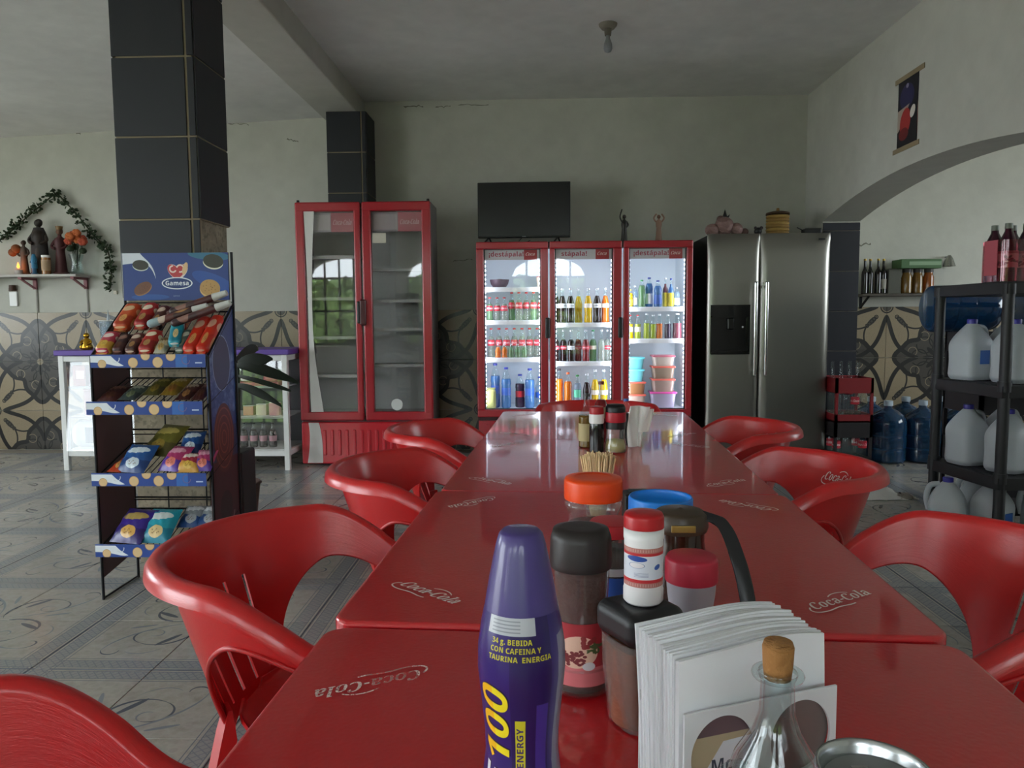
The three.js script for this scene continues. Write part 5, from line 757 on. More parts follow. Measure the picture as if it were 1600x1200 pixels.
// ---------------------------------------------------------------- things on the tables
const jarGlass = PHY('#eef0ee', 0.05, { transmission: 0.95, thickness: 0, side: THREE.DoubleSide });
{   // purple energy drink bottle
  const t = thing('energy_drink_bottle', 'purple energy drink bottle with tapered cap standing closest on the table', 'bottle', [-0.012, TT + 0.002, -0.53], 0.0);
  const print = canvasTex(1024, 768, (c, w, h) => {
    c.fillStyle = '#35246e'; c.fillRect(0, 0, w, h); c.fillStyle = '#2a1c58'; c.fillRect(w * 0.46, 0, w * 0.16, h); c.fillStyle = '#4a3590'; c.fillRect(w * 0.56, h * 0.4, w * 0.05, h * 0.6);
    c.fillStyle = '#b8bac2'; c.fillRect(w * 0.36, 0, w * 0.2, h * 0.075); c.fillStyle = '#8d8f98'; for (let k = 0; k < 4; k++) c.fillRect(w * 0.38, h * (0.012 + k * 0.015), w * 0.12, 4); c.fillStyle = '#7d7c92'; c.beginPath(); c.moveTo(w * 0.66, h * 0.1); c.lineTo(w * 0.74, h * 0.08); c.lineTo(w * 0.72, h); c.lineTo(w * 0.64, h); c.fill();
    c.fillStyle = '#cfc52c'; c.font = 'bold 27px sans-serif'; c.textAlign = 'left'; c.fillText('34 g. BEBIDA', w * 0.385, h * 0.115); c.fillText('CON CAFEINA Y', w * 0.38, h * 0.152); c.fillText('TAURINA  ENERGIA', w * 0.375, h * 0.19);
    c.save(); c.translate(w * 0.45, h * 0.86); c.rotate(-Math.PI / 2); c.transform(1, 0, -0.2, 1, 0, 0); c.fillStyle = '#1a1230'; c.font = 'bold 178px sans-serif'; c.fillText('E', 6, 6); c.fillText('100', 116, 6); c.fillStyle = '#e6e6ea'; c.fillText('E', 0, 0); c.fillStyle = '#f0b81c'; c.fillText('100', 110, 0); c.fillStyle = '#f2dc2a'; c.save(); c.beginPath(); c.rect(60, -66, 700, 90); c.clip(); c.fillText('100', 110, 0); c.restore(); c.restore();
    c.save(); c.translate(w * 0.51, h * 0.72); c.rotate(-Math.PI / 2); c.fillStyle = '#cfc52c'; c.fillRect(0, -34, 190, 42); c.fillStyle = '#35246e'; c.font = 'bold 40px sans-serif'; c.fillText('ENERGY', 8, 0); c.fillStyle = '#a8a23a'; c.fillRect(-150, -34, 140, 42); c.fillStyle = '#35246e'; c.fillText('ESSENT', -148, 0); c.restore();
  });
  // straight sides of the film share one height range; v runs 0 at the foot to 1 at the cap
  const body = [[0.0285, 0.004], [0.031, 0.03], [0.0295, 0.06], [0.0262, 0.09], [0.0265, 0.105], [0.029, 0.13], [0.0313, 0.152], [0.031, 0.168], [0.0285, 0.185], [0.0263, 0.1955]], g = lathe(body, 48), p = g.attributes.position, uv = g.attributes.uv; for (let i = 0; i < p.count; i++) uv.setY(i, clamp((p.getY(i) - 0.045) / 0.15));
  part(t, 'printed_body', g, printed(print, 0.28)); part(t, 'foot', lathe([[0, 0], [0.026, 0], [0.0285, 0.004]], 32), MAT('#35246e', 0.3));
  part(t, 'cap', lathe([[0.0262, 0.194], [0.0258, 0.198], [0.0225, 0.217], [0.0178, 0.24], [0.0155, 0.2475], [0.0125, 0.2505], [0.0, 0.2505]], 40), PHY('#46377a', 0.36, { clearcoat: 0.3 }));
}
function jar({ name = 'jar', label, at, turn = 0, body, content, contentMat, lid, lidMat, extra = [], glassMat = jarGlass, category = 'jar' }) {
  const t = thing(name, label, category, at, turn);
  part(t, 'glass_body', body, glassMat); if (content) part(t, 'contents', content, contentMat); part(t, 'lid', lid, lidMat); for (const [n, g, m] of extra) part(t, n, g, m);
  return t;
}
const ring = (r, y, k) => new THREE.TorusGeometry(r, k, 8, 36).rotateX(R90).translate(0, y, 0);
{   // instant coffee jar with dark lid and red fruit print
  const prof = [[0, 0], [0.029, 0], [0.032, 0.006], [0.032, 0.03], [0.0285, 0.07], [0.0292, 0.1], [0.031, 0.136]], fruit = canvasTex(512, 256, (c, w, h) => { c.fillStyle = '#a02832'; c.fillRect(0, 0, w, h); c.fillStyle = '#c8686e'; c.fillRect(w * 0.36, h * 0.66, w * 0.28, h * 0.34); c.fillStyle = '#d8b09c'; c.beginPath(); c.ellipse(w * 0.47, h * 0.42, 60, 66, 0.5, 0, 7); c.fill(); c.fillStyle = '#6d1a22'; for (let k = 0; k < 40; k++) { c.beginPath(); c.arc(w * 0.46 + rnd(-34, 30), h * 0.5 + rnd(-30, 34), 6, 0, 7); c.fill(); } c.fillStyle = '#8a2a2e'; for (let k = 0; k < 14; k++) { c.beginPath(); c.arc(w * 0.54 + rnd(-20, 40), h * 0.25 + rnd(-20, 20), 8, 0, 7); c.fill(); } c.fillStyle = '#4a5a34'; for (let k = 0; k < 16; k++) { c.beginPath(); c.ellipse(w * 0.57 + rnd(-20, 26), h * 0.36 + rnd(-16, 16), 10, 4, rnd(3), 0, 7); c.fill(); } c.fillStyle = '#c9c3c9'; c.beginPath(); c.arc(w * 0.535, h * 0.64, 18, 0, 7); c.fill(); });
  jar({ name: 'coffee_jar', label: 'tall jar with dark brown lid and red fruit band behind the purple bottle', at: [0.046, TT + 0.002, -0.805], body: lathe(prof, 40), content: lathe([[0, 0.004], [0.027, 0.004], [0.0295, 0.02], [0.0262, 0.07], [0.0272, 0.1], [0.0285, 0.128], [0, 0.13]], 32), contentMat: MAT('#4a1a11', 0.9, 0, { bumpMap: bumpFine, bumpScale: 0.002 }), lid: lathe([[0.0325, 0.134], [0.0335, 0.14], [0.0325, 0.165], [0.0295, 0.175], [0.02, 0.177], [0, 0.176]], 40), lidMat: MAT('#231c1c', 0.45), extra: [['printed_band', lathe([[0.0325, 0.014], [0.0318, 0.034], [0.0302, 0.055], [0.0293, 0.08]], 40), printed(fruit, 0.4)]] });
  // square jar with black lid
  const sq = (w, y0, y1, k0, k1) => sheet(48, 10, (u, v) => { const a = u * Math.PI * 2, e = (x) => Math.sign(x) * Math.pow(Math.abs(x), 0.45), k = lerp(k0, k1, Math.sin(v * Math.PI * 0.5)); return V(e(Math.cos(a)) * w * k, lerp(y0, y1, v), -e(Math.sin(a)) * w * k); }, 0.0016);
  jar({ name: 'spice_jar', label: 'squat square jar with black lid and reddish brown contents', at: [0.1, TT + 0.002, -0.735], turn: 0.5, body: sq(0.03, 0, 0.088, 0.82, 1.02), content: merge(sq(0.0275, 0.003, 0.08, 0.82, 1.0), cyl(0.028, 0.03, 0.076, 0, 0.003, 0, 24)), contentMat: MAT('#8a4a34', 0.9, 0, { bumpMap: bumpFine, bumpScale: 0.002 }), lid: rbox(0.067, 0.034, 0.067, 0.012, 0, 0.104, 0, 4), lidMat: MAT('#1a1a1e', 0.45), extra: [['green_patch', rbox(0.03, 0.045, 0.002, 0.0008, 0.006, 0.045, 0.0312), MAT('#1f8a3c', 0.4)]] });
  // white shaker on top of it
  const salt = canvasTex(512, 512, (c, w, h) => { c.fillStyle = '#e8e6e6'; c.fillRect(0, 0, w, h); c.fillStyle = '#c42a30'; c.fillRect(0, h * 0.2, w, h * 0.06); c.fillRect(0, h * 0.76, w, h * 0.07); c.fillStyle = '#b87a70'; c.fillRect(0, h * 0.1, w, h * 0.1); c.fillRect(0, h * 0.83, w, h * 0.1); c.fillStyle = '#d0a098'; for (let k = 0; k < 50; k++) { c.fillRect(k * 11, h * 0.12, 4, h * 0.06); c.fillRect(k * 11, h * 0.85, 4, h * 0.06); } c.fillStyle = '#d9dee8'; c.fillRect(0, h * 0.27, w, h * 0.48); c.fillStyle = '#2b4f9e'; c.beginPath(); c.ellipse(w * 0.42, h * 0.32, 46, 30, 0.2, 0, 7); c.fill(); c.fillStyle = '#e6e2e6'; c.beginPath(); c.ellipse(w * 0.42, h * 0.46, 34, 30, 0, 0, 7); c.fill(); c.strokeStyle = '#7a8ab0'; c.lineWidth = 3; c.stroke(); c.fillStyle = '#3458a4'; c.beginPath(); c.ellipse(w * 0.6, h * 0.5, 14, 30, 0.2, 0, 7); c.fill(); c.fillStyle = '#8a96b4'; for (let k = 0; k < 4; k++) c.fillRect(w * 0.4, h * (0.62 + k * 0.025), w * 0.12, 4); });
  const s = thing('salt_shaker', 'white shaker with red cap standing on the black lidded jar', 'shaker', [0.103, TT + 0.1235, -0.735]); part(s, 'bottle_body', lathe([[0, 0], [0.017, 0], [0.0195, 0.003], [0.0195, 0.014], [0.0187, 0.016], [0.0187, 0.062], [0.0195, 0.064], [0.0195, 0.074], [0, 0.075]], 32), MAT('#e9e8e8', 0.35)); part(s, 'printed_sleeve', lathe([[0.0189, 0.016], [0.0189, 0.062]], 32), printed(salt, 0.4)); part(s, 'cap', lathe([[0.0195, 0.0745], [0.0195, 0.085], [0.0178, 0.0885], [0.008, 0.0895], [0, 0.0892]], 32), MAT('#b8121c', 0.35));
  // frosted jar with pink red lid
  jar({ name: 'frosted_jar', label: 'frosted white jar with crimson lid behind the napkins', at: [0.176, TT + 0.004, -0.865], body: lathe([[0, 0], [0.026, 0], [0.028, 0.004], [0.027, 0.03], [0.024, 0.06], [0.027, 0.08], [0.0285, 0.1]], 36), glassMat: PHY('#b9b8c2', 0.5, { transmission: 0.25, thickness: 0 }), lid: lathe([[0.0298, 0.096], [0.0302, 0.1], [0.0298, 0.12], [0.027, 0.125], [0, 0.1255]], 36), lidMat: MAT('#b3213a', 0.4) });
  // brown carafe with black handle
  jar({ name: 'coffee_carafe', label: 'brown carafe with bronze lid and curved black handle', category: 'carafe', at: [0.183, TT + 0.004, -0.975], body: lathe([[0, 0], [0.036, 0], [0.04, 0.01], [0.038, 0.06], [0.031, 0.11], [0.031, 0.128]], 36), glassMat: PHY('#3a2318', 0.15, { transmission: 0.3, thickness: 0 }), lid: lathe([[0.034, 0.124], [0.036, 0.13], [0.034, 0.146], [0.028, 0.15], [0.006, 0.151], [0, 0.153]], 36), lidMat: MAT('#3d2f22', 0.4), extra: [['handle', sheet(40, 8, (u, v) => { const a = [[0.028, 0.145, 0.01], [0.048, 0.138, 0.02], [0.062, 0.1, 0.05], [0.07, 0.05, 0.07], [0.072, 0.012, 0.075]], c = handleCurve(a), p = c.getPoint(u), an = v * Math.PI * 2; return V(p.x + Math.cos(an) * 0.009, p.y + Math.sin(an) * 0.005, p.z - Math.sin(an) * 0.004); }, 0.001), MAT('#15151a', 0.4)], ['gold_plate', rbox(0.03, 0.009, 0.003, 0.001, -0.002, 0.134, 0.0352), MAT('#a88a4a', 0.35, 0.6)]] });
  // jar with flat red lid and blue patch
  jar({ name: 'chilli_jar', label: 'brown jar with flat red lid and blue patch between the taller jars', at: [0.098, TT + 0.004, -0.985], body: lathe([[0, 0], [0.029, 0], [0.031, 0.005], [0.031, 0.1], [0.027, 0.112], [0.027, 0.118]], 36), content: lathe([[0, 0.004], [0.0285, 0.004], [0.029, 0.095], [0, 0.097]], 28), contentMat: MAT('#2a1712', 0.8), lid: lathe([[0.031, 0.116], [0.031, 0.13], [0.029, 0.133], [0, 0.133]], 36), lidMat: MAT('#b01a26', 0.4), extra: [['blue_patch', sheet(12, 2, (u, v) => V(Math.sin(lerp(-0.7, 0.9, u)) * 0.0325, lerp(0.04, 0.066, v), Math.cos(lerp(-0.7, 0.9, u)) * 0.0325), 0.001), MAT('#1d4a96', 0.4)], ['silver_band', lathe([[0.0318, 0.068], [0.0318, 0.078]], 30), MAT('#b9bcc0', 0.35, 0.5)]] });
  // jar with orange lid
  const ribs = []; for (let k = 0; k <= 30; k++) { const v = k / 30; ribs.push([0.042 + 0.0035 * Math.sin(v * 15.7) * (v > 0.15 && v < 0.92 ? 1 : 0.1), v * 0.115]); }
  jar({ name: 'plastic_jar', label: 'clear ribbed jar with a bright orange lid', at: [0.088, TT + 0.006, -1.2], body: lathe([[0, 0], ...ribs], 40), content: lathe([[0, 0.003], [0.038, 0.003], [0.039, 0.07], [0, 0.072]], 30), contentMat: MAT('#4a1a10', 0.8), lid: lathe([[0.0455, 0.11], [0.0462, 0.114], [0.0462, 0.138], [0.044, 0.1435], [0.03, 0.145], [0.029, 0.143], [0, 0.143]], 44), lidMat: MAT('#f04a06', 0.38) });
  // tub with blue lid
  jar({ name: 'plastic_tub', label: 'pink tub with a recessed bright blue lid', category: 'tub', at: [0.178, TT + 0.006, -1.1], glassMat: MAT('#a82c58', 0.4), body: lathe([[0, 0], [0.038, 0], [0.04, 0.004], [0.043, 0.106]], 40), lid: lathe([[0.0455, 0.102], [0.0462, 0.106], [0.0462, 0.134], [0.0445, 0.137], [0.0425, 0.135], [0.042, 0.122], [0, 0.12]], 44), lidMat: MAT('#0f7ad6', 0.38) });
  { const b = thing('black_dispenser', 'black plastic box standing behind the blue lid', 'box', [0.168, TT + 0.006, -1.27]); part(b, 'case', rbox(0.05, 0.104, 0.045, 0.006, 0, 0.052, 0), mat.blackPlastic); part(b, 'slot', box(0.03, 0.004, 0.025, 0, 0.1045, 0), MAT('#2a2a2c', 0.5)); }
  // toothpicks in a cup
  const tp = thing('toothpick_cup', 'glass cup crowded with pale wooden toothpicks', 'toothpicks', [0.12, TT + 0.006, -1.5]); part(tp, 'cup', lathe([[0, 0], [0.024, 0], [0.028, 0.06], [0.026, 0.06], [0.0225, 0.004], [0, 0.004]], 24), jarGlass); const st = []; for (let k = 0; k < 320; k++) { const a = rnd(6.283), r = Math.sqrt(rnd()) * 0.021, l = 0.115 + rnd(0.014), o = 1 + rnd(0.75), x = Math.cos(a) * r, z = Math.sin(a) * r; st.push(bar([x * 0.7, 0.006, z * 0.7], [x * o * 1.05, l, z * o * 1.05], 0.0014, 5)); } part(tp, 'toothpicks', merge(st), MAT('#e8c89a', 0.7)).userData.kind = 'stuff';
}
function handleCurve(a) { return new THREE.CatmullRomCurve3(a.map((p) => V(...p))); }
{   // far group of sauces
  const y = TT + 0.003;
  bottle({ name: 'sauce_bottle', kind: 'long', label: 'amber oil bottle with cream patch at the left of the far sauce group', at: [0.152, y, -2.36], h: 0.165, r: 0.024, liquid: PHY('#8a6a2a', 0.1, { transmission: 0.4, thickness: 0 }), fill: 0.6, band: MAT('#b8a87a', 0.6), bandAt: [0.12, 0.45], cap: capM.dark });
  bottle({ name: 'sauce_bottle', kind: 'long', label: 'slim sauce bottle with red brown cap behind the far sauce group', at: [0.205, y, -2.46], h: 0.195, r: 0.022, liquid: liq.red, fill: 0.7, band: MAT('#a89a7a', 0.6), cap: MAT('#6a1d14', 0.4) });
  const s = thing('soy_bottle', 'small black sauce bottle with white collar and red cap', 'bottle', [0.176, y, -2.27]); part(s, 'dark_body', lathe([[0, 0], [0.021, 0], [0.022, 0.004], [0.022, 0.07], [0.02, 0.085], [0.0185, 0.09]], 24), PHY('#0c0a0c', 0.12)); part(s, 'white_collar', lathe([[0.021, 0.086], [0.0225, 0.09], [0.0225, 0.112], [0.021, 0.114]], 24), mat.whitePlastic); part(s, 'cap', lathe([[0.021, 0.114], [0.0215, 0.116], [0.0215, 0.132], [0.019, 0.136], [0, 0.136]], 24), MAT('#b01420', 0.4));
  const g = thing('seasoning_jar', 'squat seasoning jar with black and red lids stacked', 'jar', [0.232, y, -2.27]); part(g, 'glass_body', lathe([[0, 0], [0.033, 0], [0.034, 0.004], [0.033, 0.022], [0.028, 0.04], [0.027, 0.07]], 28), jarGlass); part(g, 'contents', lathe([[0, 0.003], [0.03, 0.003], [0.03, 0.02], [0.025, 0.036], [0.0, 0.04]], 24), MAT('#b8a86a', 0.8)); part(g, 'black_band', cyl(0.029, 0.029, 0.02, 0, 0.07, 0, 28), mat.blackPlastic); part(g, 'red_band', lathe([[0.0295, 0.09], [0.031, 0.094], [0.031, 0.118], [0.029, 0.12], [0, 0.12]], 28), MAT('#b01428', 0.4)); part(g, 'black_lid', lathe([[0.0295, 0.12], [0.0295, 0.132], [0.025, 0.142], [0, 0.143]], 28), mat.blackPlastic);
  bottle({ name: 'sauce_bottle', kind: 'pet', label: 'dark bottle with blue cap right of the seasoning jar', at: [0.278, y, -2.4], h: 0.145, r: 0.02, liquid: liq.cola, fill: 0.7, cap: MAT('#1f4f9a', 0.4) });
  const n = thing('folded_napkin', 'pale napkin standing folded beside the far sauce group', 'napkin', [0.3, y, -2.36], -0.3); part(n, 'fold', sheet(14, 18, (u, v) => V((u - 0.5) * lerp(0.036, 0.06, v) + 0.022 * v * v, v * 0.128, 0.012 * Math.sin(u * 6 + v * 2.5) + 0.018 * v * v), 0.004), mat.paper); part(n, 'outer_flap', sheet(12, 12, (u, v) => V((u - 0.5) * 0.03 + 0.03 + 0.015 * v, 0.05 + v * 0.07, 0.016 + 0.008 * Math.sin(u * 4 + 1) - 0.004 * v), 0.003), mat.paper);
}
{   // napkin stack in its holder
  const t = thing('napkin_holder', 'napkin holder with two round openings in front, packed with white napkins', 'napkin holder', [0.15, TT + 0.002, -0.56], 0.36), white = MAT('#e4e4e8', 0.95);
  const sheets = [], nap = 22;
  for (let k = 0; k < nap; k++) { const z = lerp(-0.03, 0.022, k / (nap - 1)), dx = rnd(-0.0015, 0.0015), top = 0.163 + rnd(-0.002, 0.002) - 0.006 * Math.abs(k / nap - 0.35); sheets.push(sheet(14, 12, (u, v) => V((u - 0.5) * 0.128 + dx, 0.006 + v * (top - 0.006) + 0.006 * Math.sin(u * Math.PI) * v, z + 0.006 * Math.sin(u * 3 + k) * 0.25 - 0.02 * v * v * (1 - k / nap) * 0.6 + 0.004 * v * v * Math.sin(u * 5)), 0.0026)); }
  sheets.forEach((g) => part(t, 'napkin', g, white));
  // front plate: white paper face with two round windows, held by a thin base
  const s = new THREE.Shape([[-0.0645, 0.004], [0.0645, 0.004], [0.0645, 0.126], [-0.0645, 0.126]].map((p) => new THREE.Vector2(...p))); for (const x of [-0.033, 0.033]) { const h = new THREE.Path(); h.absellipse(x, 0.092, 0.026, 0.028, 0, Math.PI * 2, true); s.holes.push(h); }
  part(t, 'front_plate', new THREE.ExtrudeGeometry(s, { depth: 0.002, bevelEnabled: false, curveSegments: 28 }).translate(0, 0, 0.0285), MAT('#dedee2', 0.6)); part(t, 'base', box(0.13, 0.004, 0.066, 0, 0.002, 0), MAT('#b9b9bc', 0.5)); part(t, 'back_plate', box(0.129, 0.11, 0.002, 0, 0.059, -0.0345), MAT('#c9c9cc', 0.5));
  const noteTex = canvasTex(256, 256, (c, w, h) => { c.fillStyle = '#b9aa8c'; c.fillRect(0, 0, w, h); c.fillStyle = '#6d5a60'; c.fillRect(0, 0, w, h * 0.28); c.fillStyle = '#dfe2ea'; c.beginPath(); c.moveTo(w * 0.1, h); c.lineTo(w * 0.55, h * 0.38); c.lineTo(w, h * 0.36); c.lineTo(w, h); c.fill(); c.fillStyle = '#3c4658'; c.font = 'bold 62px sans-serif'; c.fillText('Mc', w * 0.36, h * 0.78); });
  part(t, 'window_card', new THREE.CircleGeometry(0.0275, 32).translate(-0.033, 0.092, 0.0262), printed(noteTex, 0.4), 'round card with handwritten letters'); part(t, 'window_card', new THREE.CircleGeometry(0.0275, 32).translate(0.033, 0.092, 0.0262), MAT('#7d7270', 0.35, 0.3), 'plain brownish grey round card');
}
{   // glass cruet with cork
  const t = thing('glass_cruet', 'clear glass cruet with cork stopper and ribbed side loop', 'cruet', [0.136, TT + 0.002, -0.425]);
  part(t, 'glass_body', lathe([[0, 0], [0.03, 0], [0.033, 0.006], [0.034, 0.07], [0.033, 0.1], [0.0295, 0.125], [0.0235, 0.145], [0.0135, 0.162], [0.0098, 0.174], [0.0094, 0.192], [0.0105, 0.195], [0.0105, 0.198], [0.009, 0.198]], 36), PHY('#f2f6f6', 0.03, { transmission: 1, thickness: 0, side: THREE.DoubleSide })); part(t, 'inner_wall', lathe([[0, 0.005], [0.028, 0.005], [0.0315, 0.07], [0.0305, 0.1], [0.027, 0.124], [0.021, 0.144], [0.0112, 0.161], [0.0078, 0.174], [0.0075, 0.196]], 36), mat.clear);
  part(t, 'salsa', lathe([[0, 0.006], [0.0275, 0.006], [0.031, 0.07], [0.0298, 0.098], [0.0285, 0.11], [0, 0.111]], 30), MAT('#7a2a1c', 0.4)); part(t, 'lip', ring(0.0125, 0.196, 0.0022), mat.clear);
  part(t, 'cork', lathe([[0.0, 0.1935], [0.0074, 0.1935], [0.0082, 0.2], [0.0088, 0.212], [0.0078, 0.215], [0, 0.215]], 24), MAT('#9a6a38', 0.85, 0, { bumpMap: bumpFine, bumpScale: 0.002 }));
  for (let k = 0; k < 6; k++) { const a = k / 5; const r = part(t, 'glass_rib', new THREE.TorusGeometry(0.0105 - 0.001 * a, 0.0034, 8, 20).rotateY(0.5).rotateZ(-0.6).translate(-0.026 - 0.015 * a, 0.135 - 0.034 * a, 0.004), mat.clear); }
  part(t, 'lime_wedge', merge(ball(0.008, 0.022, 0.122, 0.014, 8)), MAT('#a8a030', 0.5));
}
{   // drinks can
  const t = thing('drink_can', 'opened aluminium drinks can at the bottom right', 'can', [0.168, TT + 0.006, -0.372]), alu = MAT('#c3c6c8', 0.24, 1);
  part(t, 'can_body', lathe([[0, 0.003], [0.024, 0.0], [0.03, 0.008], [0.033, 0.02], [0.033, 0.145], [0.0275, 0.163]], 48), MAT('#8a1a20', 0.3, 0.4)); part(t, 'rim', lathe([[0.0275, 0.163], [0.0282, 0.1665], [0.0275, 0.169], [0.026, 0.1685], [0.0252, 0.1655], [0.0235, 0.1605]], 48), alu); part(t, 'end_panel', lathe([[0.0236, 0.1606], [0.022, 0.1626], [0, 0.1626]], 48), MAT('#a9adb0', 0.32, 1));
  part(t, 'pull_tab', merge(new THREE.TorusGeometry(0.0062, 0.0015, 6, 24).scale(1.2, 1, 1).rotateX(R90).translate(0.004, 0.1645, 0.004), rbox(0.009, 0.0012, 0.011, 0.0005, -0.004, 0.1642, -0.003)), alu); part(t, 'opening', new THREE.CylinderGeometry(0.008, 0.008, 0.0006, 24).scale(1.3, 1, 1).translate(-0.012, 0.1628, 0.0), MAT('#3a3c3e', 0.5)); part(t, 'rivet', ball(0.002, -0.001, 0.164, 0, 6), alu);
}

// ---------------------------------------------------------------- black shelving and water in the arch
{
  const t = thing('plastic_shelving', 'black plastic shelving unit standing in the arch', 'shelf', [2.6, 0, -3.98]), M = MAT('#101013', 0.5), X = 2.6, Z = -3.98;
  for (const [x, z] of [[2.17, -4.22], [2.235, -3.73], [3.08, -4.22], [3.08, -3.73]]) { const p = part(t, 'post', merge(cyl(0.026, 0.026, 1.27, x - X, 0, z - Z, 14)), M); for (const y of [0.33, 0.775, 1.24]) part(p, 'collar', cyl(0.031, 0.031, 0.05, x - X, y - 0.01, z - Z, 14), M); }
  const slab = (y, h) => { const s = new THREE.Shape([[2.15, 4.24], [3.1, 4.24], [3.1, 3.71], [2.215, 3.71]].map(([a, b]) => new THREE.Vector2(a - X, b + Z))); const g = new THREE.ExtrudeGeometry(s, { depth: h, bevelEnabled: true, bevelSize: 0.004, bevelThickness: 0.004, bevelSegments: 2 }).rotateX(-R90).translate(0, y - h, 0); return g; };
  for (const y of [1.29, 0.795, 0.35]) { const b = part(t, 'shelf_board', slab(y - 0.004, 0.052), M); part(b, 'vent_rib', merge(...Array.from({ length: 9 }, (_, k) => box(0.012, 0.006, 0.4, -0.36 + k * 0.095, y + 0.001, 0))), M); }
}
const jugMilk = PHY('#c8ced2', 0.45, { transmission: 0.3, thickness: 0 });
const gallonBody = merge(sheet(40, 22, (u, v) => { const a = u * Math.PI * 2, e = (x, p) => Math.sign(x) * Math.pow(Math.abs(x), p), y = v * 0.245, k = v < 0.06 ? lerp(0.86, 1, v / 0.06) : v < 0.58 ? 1 - 0.03 * Math.sin((v - 0.06) * 6) ** 2 : lerp(1, 0.26, Math.pow((v - 0.58) / 0.42, 2)), p = lerp(0.5, 1, smooth(0.6, 0.95, v)); return V(e(Math.cos(a), p) * 0.072 * k, y, -e(Math.sin(a), p) * 0.072 * k); }, 0.002), box(0.11, 0.003, 0.11, 0, 0.002, 0));
const gallonHandle = tube([[0.03, 0.232, 0], [0.066, 0.222, 0], [0.08, 0.17, 0], [0.07, 0.115, 0]], 0.012, 20, 10), gallonCap = lathe([[0.02, 0.243], [0.021, 0.246], [0.021, 0.262], [0.018, 0.265], [0, 0.265]], 20);
const capViolet = MAT('#2a2386', 0.4), bluePatch = MAT('#1f5aa8', 0.45);
function gallon(at, turn, label, patch) { const t = thing('water_gallon', label, 'jug', at, turn, 'milky water gallons on the shelving'); t.scale.setScalar(1.18); part(t, 'jug_body', gallonBody, jugMilk); part(t, 'grip', gallonHandle, jugMilk); part(t, 'cap', gallonCap, capViolet); if (patch) part(t, 'blue_patch', rbox(0.05, 0.06, 0.003, 0.001, 0, 0.1, 0.0735), bluePatch); }
{
  const u = 'on the upper level of the black shelving', m = 'on the middle level of the black shelving', f = 'on the floor under the black shelving', y2 = 0.8, y1 = 0.355;
  gallon([2.262, y2, -4.075], 0.3, 'milky water gallon at the left end ' + u, true); gallon([2.36, y2, -3.87], 0.4, 'milky water gallon second from left ' + u, false); gallon([2.55, y2, -3.85], 0.2, 'milky water gallon with blue patch, right edge, ' + u, true); gallon([2.46, y2, -4.1], 0.1, 'milky water gallon in the back row ' + u, false); gallon([2.76, y2, -3.86], 0.3, 'milky water gallon rightmost ' + u, false);
  gallon([2.262, y1, -4.075], 0.2, 'milky water gallon at the left end ' + m, false); gallon([2.345, y1, -3.865], 0.5, 'milky water gallon second from left ' + m, false); gallon([2.555, y1, -3.85], 0.3, 'milky water gallon right of the front post ' + m, false); gallon([2.46, y1, -4.1], 0.3, 'milky water gallon in the back row ' + m, false); gallon([2.75, y1, -3.85], 0.2, 'milky water gallon rightmost ' + m, false);
  gallon([2.09, 0, -3.92], 2.6, 'milky water gallon with its grip to the left ' + f, true); gallon([2.29, 0, -3.88], 0.5, 'milky water gallon with blue patch by the post ' + f, true); gallon([2.33, 0, -4.08], 2.4, 'milky water gallon set back ' + f, false); gallon([2.51, 0, -3.84], 2.7, 'milky water gallon right of the front post ' + f, false); gallon([2.74, 0, -3.86], 2.4, 'milky water gallon rightmost ' + f, false);
}
// wrapped six pack of purple juice on the top board
{
  const t = thing('juice_multipack', 'shrink-wrapped pack of purple juice bottles on top of the black shelving', 'drinks', [2.375, 1.291, -3.9], 0.12), pur = PHY('#3a1024', 0.12, { transmission: 0.15, thickness: 0 }), prof = lathe([[0, 0], [0.04, 0], [0.044, 0.006], [0.044, 0.17], [0.038, 0.2], [0.018, 0.245], [0.016, 0.26]], 22), sleeve = canvasTex(256, 128, (c, w, h) => { c.fillStyle = '#b9a6a0'; c.fillRect(0, 0, w, h); c.fillStyle = '#8a3a4a'; c.fillRect(0, 0, w, h * 0.16); c.fillStyle = '#5a5a48'; for (let k = 0; k < 26; k++) { c.beginPath(); c.ellipse(rnd(w), h * (0.3 + rnd(0.5)), 14, 6, rnd(3), 0, 7); c.fill(); } c.fillStyle = '#6a2440'; for (let k = 0; k < 20; k++) { c.beginPath(); c.arc(rnd(w), h * (0.4 + rnd(0.5)), 8, 0, 7); c.fill(); } }), sm = printed(sleeve, 0.4);
  for (const x of [-0.094, 0, 0.094]) for (const z of [-0.047, 0.047]) { const b = part(t, 'juice_bottle', prof.clone().translate(x, 0, z), pur); part(b, 'sleeve', lathe([[0.0448, 0.07], [0.0448, 0.15]], 22).translate(x, 0, z), sm); part(b, 'cap', cyl(0.018, 0.017, 0.026, x, 0.258, z, 16), MAT('#6f7468', 0.5)); }
  part(t, 'wrapper_film', sheet(60, 6, (u, v) => { const a = u * Math.PI * 2, e = (x) => Math.sign(x) * Math.pow(Math.abs(x), 0.4); return V(e(Math.cos(a)) * 0.143, 0.004 + v * 0.2, -e(Math.sin(a)) * 0.096); }, 0.001), PHY('#f0c0c8', 0.06, { transmission: 1, thickness: 0 }), 'pink tinted shrink film'); part(t, 'red_tab', box(0.004, 0.17, 0.09, -0.1455, 0.12, 0.0), MAT('#b0505a', 0.5));
}
